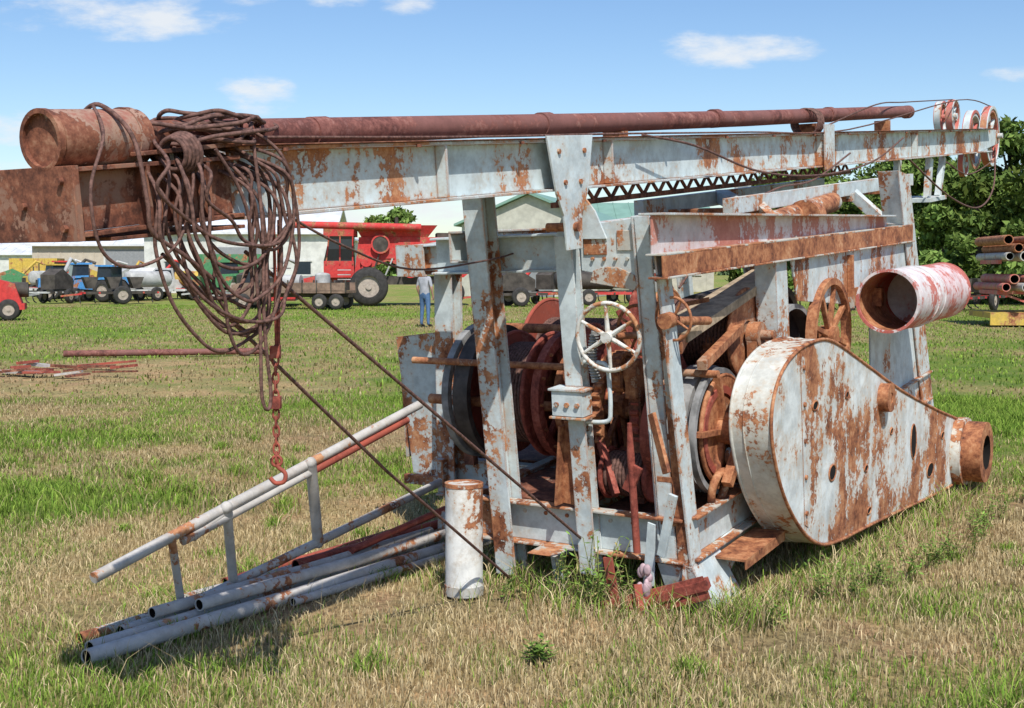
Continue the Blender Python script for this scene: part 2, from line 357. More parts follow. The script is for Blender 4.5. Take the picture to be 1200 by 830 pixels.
m.tube([(-.12,.23,.95),(-.11,.235,.80),(-.10,.225,.28)],[.012,.02,.02],8,3)
m.beam((-.11,.20,.73),(-.11,.26,.60),.02,.06,3)
m.beam((-.09,.12,1.0),(-.15,.02,.72),.02,.05,1); m.beam((-.16,.06,.30),(-.17,-.02,.62),.02,.045,0)
m.poly([(-.12,.19,.12),(-.12,.15,.45),(-.12,.11,.44),(-.12,.13,.12)],(.012,0,0),0)
m.beam((-.22,.40,-.02),(-.10,-.16,.17),.07,.05,3); m.beam((-.24,.40,-.03),(-.12,-.16,.155),.008,.12,3)
m.beam((-.2,.34,.27),(-.2,.29,-.11),.05,.014,3,up=(1,0,0)); m.beam((-.2,.18,.15),(-.25,.13,-.12),.04,.03,3)
m.beam((-.22,.25,.06),(-.20,.05,-.10),.03,.03,3)
m.build('controls_and_levers',[M_white,M_rust,M_band,M_red,weather('handwheel_paint',(.66,.66,.62),.42,8,edge=0,streak=0)],rig,.001)
m=MB()
for i in range(9):
    m.sphere((-.17+random.uniform(-.02,.02),.165+random.uniform(-.035,.03),.16+random.uniform(-.07,.07)),.024,0,(random.uniform(.6,1),random.uniform(.6,1),random.uniform(.9,2.1)),10)
m.tube(catmull([(-.19,.17,.12),(-.2,.14,.0),(-.19,.17,-.06)],5),[.016]*6+[.010]*5,7,0)
m.build('tied_rag',[M_rag],rig)
# --- machinery
m=MB()  # 0 rust 1 dark 2 band 3 redrust 4 white rusted 5 cable 6 wood 7 darkrust
def drum(ca,ch,b0,b1,rf,rc,cab=True,band=None,mi=3):
    m.cyl((ca,b0,ch),(ca,b1,ch),rc,40,0)
    for b in (b0,b1):
        m.ring((ca,b,ch),(0,1,0),rf,rc*.5,.02,48,mi); m.torus((ca,b,ch),(0,1,0),rf*.99,.014,48,7,mi)
    if cab:
        n=int((b1-b0-.04)/.022)
        for L in range(2):
            for i in range(n): m.torus((ca,b0+.03+i*.022+.011*L,ch),(0,1,0),rc+.012+.019*L,.0105,40,6,5)
    if band:
        bb,w,r=band; m.ring((ca,bb,ch),(0,1,0),r,r*.90,w,56,2,1); m.ring((ca,bb+w*.3,ch),(0,1,0),r*.9,rc*.4,.015,40,0)
drum(.72,.90,1.16,1.42,.36,.26,True,None)
m.ring((.72,1.56,.90),(0,1,0),.40,.36,.10,56,1,1); m.ring((.72,1.66,.90),(0,1,0),.41,.37,.045,56,2,1); m.ring((.72,1.60,.90),(0,1,0),.37,.05,.012,40,3)
m.ring((.72,1.07,.90),(0,1,0),.37,.31,.05,56,3); m.spk((.72,1.07,.90),(0,1,0),.33,.03,6,.07,3,.05)
m.ring((.72,.97,.90),(0,1,0),.30,.26,.04,56,0)
for k in range(14):
    t=k*2*math.pi/14; m.cyl((.72+.34*math.cos(t),1.03,.9+.34*math.sin(t)),(.72+.34*math.cos(t),1.045,.9+.34*math.sin(t)),.010,6,0)
m.gear((.50,.60,.90),(0,1,0),.31,.05,36,0,6); m.gear((.50,.40,.86),(0,1,0),.25,.045,30,3,5)
m.gear((.30,.48,1.13),(0,1,0),.11,.06,16,0,4); m.gear((.35,.75,.62),(0,1,0),.14,.06,18,3,4); m.gear((.9,.50,1.2),(0,1,0),.17,.05,22,0,5)
m.ring((.55,.70,.88),(0,1,0),.36,.31,.05,48,3); m.ring((.40,.28,.80),(0,1,0),.27,.23,.05,48,3); m.spk((.40,.28,.80),(0,1,0),.24,.03,5,.06,3,.05)
m.gear((.62,.86,.80),(0,1,0),.22,.05,26,0,5)
drum(.55,.80,.02,.24,.29,.15,False,(.14,.11,.335),0)
m.ring((.50,.03,.80),(0,1,0),.335,.305,.035,56,2,0); m.ring((.5,.015,.8),(0,1,0),.24,.20,.03,40,3)
for k in range(5):
    a=k*1.257+.5; m.beam((.5,.0,.80),(.5+.31*math.cos(a),.0,.80+.31*math.sin(a)),.03,.045,0,up=(0,1,0))
drum(1.05,.78,.30,.72,.36,.24,True,None,3); drum(1.0,.86,.82,1.06,.40,.22,True,None,0)
m.gear((.98,.82,.76),(0,1,0),.40,.05,48,3,6); m.gear((1.15,.26,.95),(0,1,0),.34,.05,40,0,6); m.ring((1.35,.80,1.25),(0,1,0),.30,.26,.06,48,3); m.spk((1.35,.80,1.25),(0,1,0),.27,.03,6,.06,3,.06)
drum(.28,.58,.30,.56,.13,.08,True,None,3); m.gear((.22,.60,1.30),(0,1,0),.10,.04,16,3,4); m.gear((.25,.25,1.18),(0,1,0),.12,.04,18,0,4)
m.cyl((.2,.7,.52),(.5,.7,.52),.07,18,7); m.cyl((.3,.10,.55),(.3,.9,.55),.028,12,0)
m.cyl((.5,-.10,.80),(.5,.02,.80),.07,20,0); m.cyl((.52,-.14,.66),(.52,-.02,.66),.05,16,4)
m.beam((.35,-.08,.55),(.70,-.10,.95),.05,.05,0); m.cyl((.66,-.12,.75),(.86,-.10,.60),.05,18,4); m.cyl((.62,-.09,.62),(.72,-.09,.38),.055,18,4)
m.torus((.38,-.02,.52),(0,1,.2),.09,.022,24,8,0)
drum(1.15,1.22,.12,.62,.26,.16,True,None,0)
drum(1.6,.95,.9,1.7,.40,.24,True,None,3)
m.ring((2.15,-.03,1.08),(0,1,0),.36,.32,.06,56,0); m.spk((2.15,-.03,1.08),(0,1,0),.33,.03,8,.06,0,.06)
m.ring((1.7,.14,1.12),(0,1,0),.32,.27,.07,48,2,1); m.ring((1.62,.05,.92),(0,1,0),.42,.39,.09,48,2,1)
for a,h,r in ((.72,.90,.035),(.50,.87,.03),(1.15,1.22,.03),(2.15,1.08,.03),(1.6,.95,.035),(.35,1.13,.02)):
    m.cyl((a,-.05,h),(a,1.9,h),r,14,0)
for a,b,h in ((.72,1.0,.9),(.5,.33,.87),(.72,1.78,.9),(1.15,.06,1.22),(.5,.80,.87),(.3,.40,1.13)):
    m.box(a-.07,a+.07,b-.03,b+.03,h-.13,h+.02,0); m.cyl((a,b-.035,h),(a,b+.035,h),.075,18,0)
    m.beam((a,b,h-.12),(a,b,.42),.05,.07,7,up=(0,1,0))
m.hexa([(1.9,.45,.42),(3.4,.45,.42),(3.4,1.4,.42),(1.9,1.4,.42),(2.1,.55,1.05),(3.3,.55,1.05),(3.3,1.3,1.05),(2.1,1.3,1.05)],7)
m.cyl((2.2,.9,1.1),(3.1,.9,1.1),.22,28,1); m.box(2.3,3.0,.6,1.2,1.02,1.2,7)
for i in range(5): m.cyl((2.35+.15*i,.62,1.05),(2.35+.15*i,.62,1.38),.04,12,0)
m.box(.9,4.4,.1,1.85,.40,.43,7)
m.box(.1,.9,.62,1.25,.42,.44,7); m.box(.1,.9,.1,.6,.36,.38,7)
m.beam((.25,.15,1.33),(1.7,.18,1.52),.16,.05,6); m.beam((.5,.35,1.30),(1.9,.30,1.50),.14,.05,6); m.beam((.3,.02,1.18),(1.0,.1,1.28),.05,.05,0)
m.beam((.1,.05,1.30),(.9,.30,1.38),.03,.06,0); m.beam((.12,.45,.5),(.5,.9,1.25),.03,.05,3)
rr_=random.Random(8)
for i in range(18):
    a=rr_.uniform(.2,1.3);b=rr_.uniform(.2,1.0);h=rr_.uniform(.5,1.5)
    m.beam((a,b,h),(a+rr_.uniform(-.3,.4),b+rr_.uniform(-.2,.3),h+rr_.uniform(-.4,.3)),.02,rr_.uniform(.02,.045),rr_.choice([0,0,3,3,4]))
m.build('drums_and_gears',[M_rust,M_dark,M_band,M_red,M_white,M_cable,M_wood,M_drust],rig,.0015)
# --- chain guard
m=MB()
out=[(.36,.76),(.36,.96),(.48,1.11),(.70,1.195),(.98,1.215),(1.30,1.175),(1.85,.97),(2.7,.64),(3.6,.34),(4.3,.12),(4.50,.0),(4.58,-.14),(4.50,-.28),(4.15,-.33),(3.5,-.27),(2.4,-.13),(1.72,-.05),(1.38,-.01),(1.05,.06),(.76,.22),(.50,.48)]
OL=catmull([(a,0,h) for a,h in out],5,True)
n=len(OL)
fr=[V((p.x,-.33,p.z)) for p in OL]; bk=[V((p.x,-.11,p.z)) for p in OL]
m.add(fr,[list(range(n))],0); m.add(bk,[list(range(n))],0)
m.add(fr+bk,[(i,(i+1)%n,(i+1)%n+n,i+n) for i in range(n)],1,True)
m.tube(fr,.010,6,2,True); m.tube([V((p.x,-.18,p.z)) for p in OL],.005,6,1,True); m.tube(bk,.010,6,1,True)
m.poly([(.80,-.334,.24),(.86,-.334,.21),(.84,-.334,1.19),(.78,-.334,1.195)],(0,.003,0),0)
for h in (.3,.5,.7,.9,1.1): m.cyl((.82,-.345,h),(.82,-.333,h),.014,6,2)
def slot(a,h,w,hh):
    m.tube([V((a+w*math.cos(t),-.3325,h+hh*math.sin(t))) for t in [k*math.pi/8 for k in range(16)]],.005,6,2,True)
    m.add([V((a+w*math.cos(t),-.3322,h+hh*math.sin(t))) for t in [k*math.pi/8 for k in range(16)]],[list(range(16))],3)  # flat black face on the uncut plate, painting the slot's inner shade
for s_ in ((1.27,.42,.06,.045),(2.97,.24,.07,.12),(3.40,-.06,.09,.05),(1.0,.86,.045,.025),(1.9,.30,.035,.02),(2.45,.42,.03,.02),(1.55,.82,.03,.02),(3.75,.12,.04,.025),(1.95,.02,.04,.02)): slot(*s_)
m.ring((2.24,-.36,.68),(0,1,0),.09,.035,.07,24,2); m.cyl((2.24,-.39,.68),(2.24,-.33,.68),.035,12,2)
m.cyl((4.22,-.40,-.10),(4.22,-.33,-.10),.26,28,1)
m.ring((4.24,-.46,-.10),(0,1,0),.23,.13,.16,32,2,3)
m.box(.22,.78,-.22,-.05,.19,.202,2); m.box(.22,.78,-.228,-.221,.15,.202,2)
m.beam((1.3,-.2,.02),(1.3,-.2,-.1),.1,.2,2); m.beam((3.0,-.2,-.18),(3.0,-.2,-.27),.1,.2,2)
m.build('chain_guard',[M_guard,weather('guard_rim_paint',(.62,.63,.58),.42,2.2,edge=0,streak=.3,st=.7),M_rust,M_black],rig)
m=MB()
def hollow(p0,p1,r,t,mo,mi_,seg=44):
    p0=V(p0);p1=V(p1); m.cyl(p0,p1,r,seg,mo,cap=False); m.cyl(p0+(p1-p0)*.002,p1,r-t,seg,mi_,cap=False)
    m.ring(p0,p1-p0,r+.004,r-t-.002,.02,seg,mo); m.ring(p1,p1-p0,r+.004,.0,.02,seg,mo)
hollow((2.40,-.33,1.27),(3.05,-.33,1.23),.20,.012,0,2); hollow((3.06,-.33,1.23),(3.75,-.33,1.19),.198,.012,1,2)
m.ring((2.9,-.33,1.24),(1,0,-.06),.208,.19,.04,40,0)
m.box(2.7,2.76,-.2,-.02,1.2,1.32,3); m.box(3.4,3.46,-.2,-.02,1.15,1.28,3)
RS=[(.3,(.30,.06,.05)),(.5,(.48,.14,.11)),(.7,(.55,.24,.2)),(.8,(.6,.3,.25))]
m.build('side_drum_tube',[weather('white_with_red_streaks',(.68,.66,.65),.36,edge=0,rc=RS,stain=(.6,.4,.38)),weather('red_over_white',(.66,.56,.56),.58,edge=0,rc=RS,streak=.1,stain=(.6,.3,.28)),weather('red_inside',(.45,.08,.04),.5,edge=0,streak=0),M_rust],rig)
# --- wire rope coils
m=MB()
rng=random.Random(11)
for i in range(15):
    ac=-2.58+rng.uniform(-.05,.08); wa=rng.uniform(.14,.31); bot=rng.choice([1.70,1.74,1.80,1.86,1.95,2.02])+rng.uniform(-.03,.04)
    top=2.40+rng.uniform(-.02,.06); sk=rng.uniform(-.02,.16); fb=.44+rng.uniform(-.06,.03)
    pts=[]
    for k in range(14):
        t=2*math.pi*k/14; ca,sa=math.cos(t),math.sin(t)
        h=(top+bot)/2+(top-bot)/2*sa
        lo=max(0,-sa)
        a=ac+wa*ca*(1.0 if sa>-.2 else .95)+sk*lo+rng.uniform(-.02,.02)
        b=fb+(max(0,sa-.45)/.55)**.7*rng.uniform(.16,.32)+rng.uniform(-.012,.012)
        if abs(sa)<.5: b=min(b,.455)
        pts.append((a,b,h+rng.uniform(-.014,.014)))
    m.tube(catmull(pts,6,True),.0064,7,0,True)
for i in range(13):
    ac=-2.42+rng.uniform(-.10,.10); h0=2.385+.0065*i
    pts=[]
    rx=rng.uniform(.13,.26); ry=rng.uniform(.10,.2)
    for k in range(12):
        t=2*math.pi*k/12; pts.append((ac+rx*math.cos(t)+rng.uniform(-.02,.02),.62+ry*math.sin(t)+rng.uniform(-.01,.01),h0+.02*math.cos(2*t+i)+rng.uniform(-.008,.008)))
    m.tube(catmull(pts,6,True),.0075,7,0,True)
m.tube(catmull([(-2.93,.60,2.50),(-3.02,.46,2.40),(-3.12,.42,2.24),(-3.10,.42,2.06),(-2.98,.42,2.00),(-2.80,.42,2.06),(-2.70,.43,2.25),(-2.66,.5,2.40)],8),.0055,7,0)
m.tube(catmull([(-2.90,.72,2.46),(-2.91,.60,2.503),(-2.90,.47,2.40),(-2.90,.43,2.2),(-2.89,.43,2.10),(-2.78,.42,2.02),(-2.66,.42,1.93)],8),.0075,7,0)
m.tube(catmull([(-2.60,.42,2.35),(-2.49,.41,2.15),(-2.48,.40,1.8),(-2.50,.40,1.52),(-2.475,.40,1.46),(-2.455,.40,1.52),(-2.46,.40,1.75),(-2.42,.41,2.1),(-2.40,.44,2.36)],8),.0065,7,0)
m.tube(catmull([(-2.35,.5,2.42),(-2.26,.43,2.3),(-2.22,.43,2.0),(-2.36,.42,1.80),(-2.6,.42,1.74),(-2.75,.42,1.88)],8),.0065,7,0)
for i in range(5): m.torus((-2.74+.012*i,.47,2.34),(1,.2,.1),.05+.004*i,.008,24,6,0)
m.tube([(-2.42,.50,2.0),(-1.2,.53,1.12),(0,.56,.25)],.0075,7,0)
m.tube([(-2.75,.55,2.02),(-1.4,.76,.96),(-.04,.97,-.03)],.0075,7,0)
m.tube(catmull([(-2.25,.46,2.12),(-1.9,.5,1.98),(-1.2,.7,1.82),(-.3,.9,1.78),(.1,1.0,1.78)],6),.005,6,0)
m.tube(catmull([(-2.3,.50,2.39),(-1.0,.5,2.378),(.5,.5,2.38),(2.2,.48,2.375),(4.2,.48,2.38),(8,.55,2.66),(9.8,.62,2.62)],6),.006,6,0)
m.tube(catmull([(.6,.46,2.37),(1.2,.42,2.30),(2.2,.42,2.12),(3.4,.42,2.06),(4.6,.42,2.12),(5.6,.45,2.3)],6),.007,6,0)
m.tube(catmull([(1.0,.46,1.5),(1.6,.4,1.85),(2.4,.4,2.0),(3.2,.42,2.03),(4.1,.44,2.2)],6),.007,6,0)
m.tube(catmull([(3.8,.5,2.42),(5,.5,2.58),(6.2,.6,2.62),(8.05,.62,2.67)],6),.006,6,0)
m.tube(catmull([(6.0,.5,2.1),(7.2,.45,1.72),(8.3,.42,1.55),(9.4,.5,1.72),(10.05,.62,2.2)],8),.009,6,0)
m.tube(catmull([(7.3,.5,2.05),(8.2,.5,1.9),(9.3,.5,2.0),(9.6,.6,2.0)],8),.007,6,0)
for i in range(7): m.torus((3.55+.02*i,.60,2.44),(1,rng.uniform(-.4,.4),0),.1,.008,28,6,0)
m.build('wire_rope',[M_cable],rig)
# --- chain with hook
m=MB()
top=R@V((-2.27,.50,2.05)); z=top.z; x,y=top.x,top.y
m.tube([(x,y,z+.05),(x+.004,y,z-.42)],.006,6,0); m.tube([(x+.016,y+.01,z+.05),(x+.012,y,z-.42)],.006,6,0)
zz=z-.40; i=0; zend=1.02
while zz>zend:
    k=1 if i%2 else 0
    L=[]
    for q in range(12):
        t=2*math.pi*q/12; e=math.cos(t)*.011; L.append((x+(e if k else 0),y+(0 if k else e),zz-.018+math.sin(t)*.022))
    m.tube(L,.0042,6,0,True); zz-=.032; i+=1
for zc in (z-.42,(z-.4+zend)/2): m.box(x-.018,x+.018,y-.016,y+.016,zc-.022,zc+.022,0)
m.tube(catmull([(x,y,zend),(x+.004,y,zend-.03),(x+.03,y,zend-.055),(x+.025,y,zend-.085),(x-.005,y,zend-.09),(x-.025,y,zend-.07)],6),[.008]*31,8,0)
m.torus((x,y,zend-.01),(0,1,0),.018,.006,16,6,0)
m.build('hanging_chain_with_hook',[M_red])
# ------------------------------------------------------------------ post, pipes, tubular frame
m=MB(); m.cyl((0,0,0),(0,0,.585),.098,44,0); m.ring((0,0,.58),(0,0,1),.101,.085,.02,44,1); m.ring((0,0,.03),(0,0,1),.103,.09,.05,44,1)
m.build('white_steel_post',[weather('post_paint',(.74,.74,.70),.32,3,edge=0,st=.6),M_rustw],None,0,(-.25,6.60,0))
u=V((.535,.845,0));v=V((-.845,.535,0))
m=MB()
A=V((-1.83,5.52,.35)); dA=V((.535,.845,.228))
m.tube([A,A+dA*2.4],.026,16,0)
B=V((-1.55,5.95,.42)); m.tube([B,B+dA*.9],.022,14,0); m.tube([B+dA*.9,B+dA*1.75],.0225,14,1)
m.tube([A+dA*.55+V((.02,.02,-.05)),A+dA*.9],.02,12,0)
Cc=V((-1.66,6.05,.035)); dC=V((.535,.845,.145)); m.tube([Cc,Cc+dC*2.4],.025,16,0)
m.tube([(-1.39,6.17,.54),(-1.42,6.43,.10)],.024,12,0); m.tube([(-1.06,6.69,.68),(-1.07,6.98,.19)],.030,12,0)
m.tube([Cc+dC*.1,A+dA*.45],.02,12,0)
m.tube([Cc+dC*1.2+V((.12,0,-.08)),Cc+dC*2.3+V((.15,0,-.12))],.022,12,1)
for p in ((-1.39,6.17,.54),(-1.42,6.43,.10),(-1.06,6.69,.68),(-1.07,6.98,.19)): m.sphere(p,.031,0)
m.build('tubular_steel_frame',[M_galv,M_red])
for i,(s,t0,t1,r,h,mt) in enumerate([(-.05,0,2.75,.036,.036,M_galv),(.05,.1,2.8,.034,.034,M_galv),(.14,.35,2.9,.032,.032,M_galv),(.0,.7,2.95,.030,.10,M_galv),(.10,.5,2.7,.028,.092,M_galv),(.24,.2,2.6,.026,.026,M_rustw),(.34,.9,3.0,.030,.030,M_galv),(.20,1.6,3.0,.030,.088,M_red),(.43,1.3,3.1,.026,.026,M_red),(-.14,1.2,3.0,.022,.022,M_galv)]):
    m=MB(); p=V((-1.86,5.40,0))+v*s; a=p+u*t0+V((0,0,h+.006)); b=p+u*t1+v*.05*((i%3)-1)+V((0,0,h+.006))
    mid=(a+b)/2+V((0,0,-.006))
    m.tube([a,mid,b],r,20,0,cap=False); m.tube([a+(b-a)*.0005,mid,b],r*.85,20,1,cap=False); m.ring(a,b-a,r,r*.84,.006,20,0); m.ring(b,b-a,r,r*.3,.006,20,0)
    m.build('steel_pipe',[mt,M_black])
m=MB(); rs=random.Random(5)
for i in range(18):
    x0=rs.uniform(-8.4,-6.6); y0=rs.uniform(19.5,22.0); an=rs.uniform(-.7,.7); L=rs.uniform(.3,1.0); h=rs.uniform(.02,.10)
    m.beam((x0,y0,h),(x0+L*math.cos(an),y0+L*math.sin(an),h+rs.uniform(-.02,.06)),rs.uniform(.04,.12),rs.uniform(.02,.05),rs.choice([0,1,0,2]))
m.build('scrap_steel_pile',[M_drust,M_red,M_galv])
m=MB(); m.tube([(-8.6,24.5,.07),(-4.9,25.2,.08)],.065,14,0); m.ring((-4.9,25.2,.08),(1,.19,0),.075,.04,.1,14,0); m.build('rusty_pipe',[M_pipe])
# ------------------------------------------------------------------ ground & grass
def vnoise(x,y,s,seed):
    r=np.random.RandomState(seed); G=r.rand(256,256)
    xs=x/s+100;ys=y/s+100; xi=np.floor(xs).astype(int);yi=np.floor(ys).astype(int); fx=xs-xi;fy=ys-yi
    fx=fx*fx*(3-2*fx);fy=fy*fy*(3-2*fy); g=lambda i,j:G[i%256,j%256]
    return (g(xi,yi)*(1-fx)+g(xi+1,yi)*fx)*(1-fy)+(g(xi,yi+1)*(1-fx)+g(xi+1,yi+1)*fx)*fy
def gs(x,y,cx,cy,sx,sy): return np.exp(-((x-cx)/sx)**2-((y-cy)/sy)**2)
def dry(x,y):
    xr=x*.83+y*.55; yr=-x*.55+y*.83
    n=.38*vnoise(xr,yr,1.9,1)+.36*vnoise(xr,yr,.61,2)+.24*vnoise(xr,yr,.21,3)+.36*vnoise(xr,yr,4.6,4)
    yw=y+(vnoise(x,y,1.7,41)-.5)*5+(vnoise(x,y,.6,42)-.5)*1.6
    base=np.where(yw<6.6,.13,np.where(yw<11,.13-(yw-6.6)*.052,-.10))
    base=base+.35*gs(x,y,3.7,8.2,1.3,1.8)-.35*gs(x,y,2.3,5.0,.9,.6)-.25*gs(x,y,-2.0,4.8,.7,.5)+.28*gs(x,y,0,6.2,1.8,1.0)-.12*gs(x,y,6,14,2,4)+.45*gs(x,y,-1.4,12.7,1.2,1.1)+.3*gs(x,y,-7.5,21,2.6,3)-.22*gs(x,y,-3.5,8.6,1.8,1.4)+.2*gs(x,y,-2.6,8.2,.8,.7)+.25*gs(x,y,-5.5,15,1.5,1.2)+.2*gs(x,y,-2.5,17,1.2,1.5)
    return np.clip((n+base-.20-.45)*1.6+.45,0,1)
def bare(x,y):
    b=.95*gs(x,y,-1.3,12.8,1.1,.9)+.55*gs(x,y,-.5,6.3,1.6,.5)+.5*gs(x,y,1.3,5.8,1.0,.4)+.55*gs(x,y,3.9,9.3,.7,1.2)+.8*gs(x,y,-7.4,20.5,2,1.6)
    k=np.where(y<9.5,.55,.66)
    return np.clip(b+(vnoise(x*.8+y*.6,-x*.6+y*.8,.43,9)*.6+vnoise(x,y,.13,10)*.4-k)*1.7,0,1)
def axis(lo,hi,c,n):
    t=np.linspace(-1,1,n); k=7.5
    s=np.sinh(k*t)/np.sinh(k); return c+np.where(s<0,-s*(lo-c),s*(hi-c))
xs=axis(-1500,1500,0,300); ys=axis(-200,2500,7,340)
X,Y=np.meshgrid(xs,ys)
Z=(vnoise(X,Y,1.1,7)-.5)*.03*np.exp(-(Y/60)**2)-.012
nx,ny=len(xs),len(ys)
co=np.stack([X.ravel(),Y.ravel(),Z.ravel()],1).astype(np.float32)
idx=np.arange(nx*ny).reshape(ny,nx); q=np.stack([idx[:-1,:-1],idx[:-1,1:],idx[1:,1:],idx[1:,:-1]],-1).reshape(-1,4)
def mkmesh(name,co,faces,colr=None,k=4):
    me=bpy.data.meshes.new(name); me.vertices.add(len(co)); me.vertices.foreach_set('co',np.ascontiguousarray(co,dtype=np.float32).ravel())
    nf=len(faces); me.loops.add(nf*k); me.loops.foreach_set('vertex_index',np.ascontiguousarray(faces,dtype=np.int32).ravel())
    me.polygons.add(nf); me.polygons.foreach_set('loop_start',np.arange(0,nf*k,k,dtype=np.int32))
    try: me.polygons.foreach_set('loop_total',np.full(nf,k,dtype=np.int32))
    except Exception: pass
    if colr is not None:
        at=me.color_attributes.new('Col','FLOAT_COLOR','POINT'); c4=np.ones((len(co),4),np.float32); c4[:,:3]=colr; at.data.foreach_set('color',c4.ravel())
    me.update(calc_edges=True); me.validate(); return me
def gcol(x,y):
    d=dry(x,y)[...,None]; b=bare(x,y)[...,None]
    g=np.array([.12,.185,.035]);s=np.array([.38,.29,.155]);e=np.array([.28,.19,.12])
    far=np.clip((y-14)/40,0,1)[...,None]; g=g*(1-far)+np.array([.20,.28,.06])*far
    c=g*(1-d)+s*d; return c*(1-b)+e*b
gm=mkmesh('ground',co,q,gcol(X.ravel(),Y.ravel()))
m_g,nt,b=newmat('ground_grass_and_soil'); at=N(nt,'ShaderNodeAttribute',attribute_name='Col'); g=N(nt,'ShaderNodeNewGeometry')
n1=noise(nt,g.outputs['Position'],26,5,.75); n2=noise(nt,g.outputs['Position'],1.3,4,.7)
c=mix(nt,sstep(nt,n1,.3,.7),(.45,.42,.39),(1.4,1.35,1.25)); c=mix(nt,1.0,at.outputs['Color'],c,'MULTIPLY')
c2=mix(nt,sstep(nt,n2,.35,.65),(.8,.92,.8),(1.2,1.08,1.1)); c=mix(nt,1.0,c,c2,'MULTIPLY')
nt.links.new(c,b.inputs['Base Color']); b.inputs['Roughness'].default_value=.95; b.inputs['Specular IOR Level'].default_value=.1
bp=N(nt,'ShaderNodeBump'); bp.inputs['Distance'].default_value=.03; bp.inputs['Strength'].default_value=.6; nt.links.new(n1,bp.inputs['Height']); nt.links.new(bp.outputs[0],b.inputs['Normal'])
gm.materials.append(m_g); gm.polygons.foreach_set('use_smooth',[True]*len(gm.polygons)); go=bpy.data.objects.new('ground',gm); col.objects.link(go)
M_blade=attrmat('grass_blades')
def blades(n,y0,y1,w,h,seed,spread=.50,straw=None,region=None,clm=1.0,lean=1.0,sb=1.0):
    r=np.random.RandomState(seed)
    if region is None:
        yy=np.sqrt(r.rand(n)*(y1**2-y0**2)+y0**2); xx=(r.rand(n)*2-1)*spread*yy
    else: xx,yy=region(r,n)
    d=dry(xx,yy); b=bare(xx,yy); keep=r.rand(len(xx))>b*.95
    xx,yy,d=xx[keep],yy[keep],d[keep]; n=len(xx)
    xr=xx*.7+yy*.71; yr=-xx*.71+yy*.7
    clump=(vnoise(xr,yr,.13,21)*.6+vnoise(xr,yr,.5,22)*.7)*clm+.65*(1-clm)
    hh=h*(.35+.9*r.rand(n))*(.2+clump*1.3)*(1.2-.5*d)
    ang=r.rand(n)*6.283; ca,sa=np.cos(ang),np.sin(ang); ln=hh*(.2+1.1*r.rand(n))*lean; la=r.rand(n)*6.283
    ww=w*(.6+.8*r.rand(n))
    z0=-.02
    P=np.zeros((n,5,3))
    P[:,0]=np.stack([xx-ca*ww/2,yy-sa*ww/2,z0+0*xx],1);P[:,1]=np.stack([xx+ca*ww/2,yy+sa*ww/2,z0+0*xx],1)
    mx,my=xx+np.cos(la)*ln*.35,yy+np.sin(la)*ln*.35
    P[:,2]=np.stack([mx+ca*ww*.4,my+sa*ww*.4,hh*.6],1);P[:,3]=np.stack([mx-ca*ww*.4,my-sa*ww*.4,hh*.6],1)
    P[:,4]=np.stack([xx+np.cos(la)*ln,yy+np.sin(la)*ln,hh],1)
    i=np.arange(n)*5
    F=np.concatenate([np.stack([i,i+1,i+2],1),np.stack([i,i+2,i+3],1),np.stack([i+3,i+2,i+4],1)])
    sd=(r.rand(n)<(d*1.2-.08 if straw is None else straw)).astype(float)[:,None]
    rv=r.rand(n)[:,None]
    G=np.array([.11,.21,.028])*(1-rv)+np.array([.28,.38,.07])*rv; S=(np.array([.36,.26,.125])*(1-rv)+np.array([.62,.51,.30])*rv)*sb
    c=G*(1-sd)+S*sd; c=np.repeat(c*(.7+.6*r.rand(n)[:,None]),5,axis=0)
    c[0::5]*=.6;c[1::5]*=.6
    return P.reshape(-1,3),F,c
sets=[blades(150000,3.6,8.5,.0042,.037,1),blades(140000,8.5,17,.007,.040,2,sb=.8),blades(90000,17,60,.022,.045,3,.46,sb=.65)]
sets.append(blades(1700,3.9,9,.0032,.17,5,straw=.85))
def around(r,n):
    a=r.rand(n)*5-.3; bb=np.where(r.rand(n)<.6,-.38+r.normal(0,.13,n),r.normal(0,.2,n)*1+.5)
    fr=r.rand(n)<.35; a=np.where(fr,r.normal(-.15,.22,n),a); bb=np.where(fr,r.rand(n)*1.9-.5,bb)
    return .89+.535*a-.845*bb, 6.375+.845*a+.535*bb
sets.append(blades(7000,0,0,.005,.15,6,region=around,straw=.5))
def along(r,n):
    t=r.rand(n)*3.2; s=r.normal(.15,.3,n); return -1.9+.535*t-.845*s,5.4+.845*t+.535*s
sets.append(blades(3500,0,0,.004,.085,7,region=along,straw=.6))
def tufts(r,n):
    k=110; cy=np.sqrt(r.rand(k)*(14**2-16)+16); cx=(r.rand(k)*2-1)*.45*cy; sg=.03+.07*r.rand(k); j=r.randint(0,k,n); return cx[j]+r.normal(0,1,n)*sg[j],cy[j]+r.normal(0,1,n)*sg[j]
sets.append(blades(15000,0,0,.005,.085,8,region=tufts,straw=.12))
o=0;PP=[];FF=[];CC=[]
for P,F,c in sets: PP.append(P);FF.append(F+o);CC.append(c);o+=len(P)
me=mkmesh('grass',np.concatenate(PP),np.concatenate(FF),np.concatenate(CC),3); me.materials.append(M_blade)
ob=bpy.data.objects.new('grass',me); col.objects.link(ob)
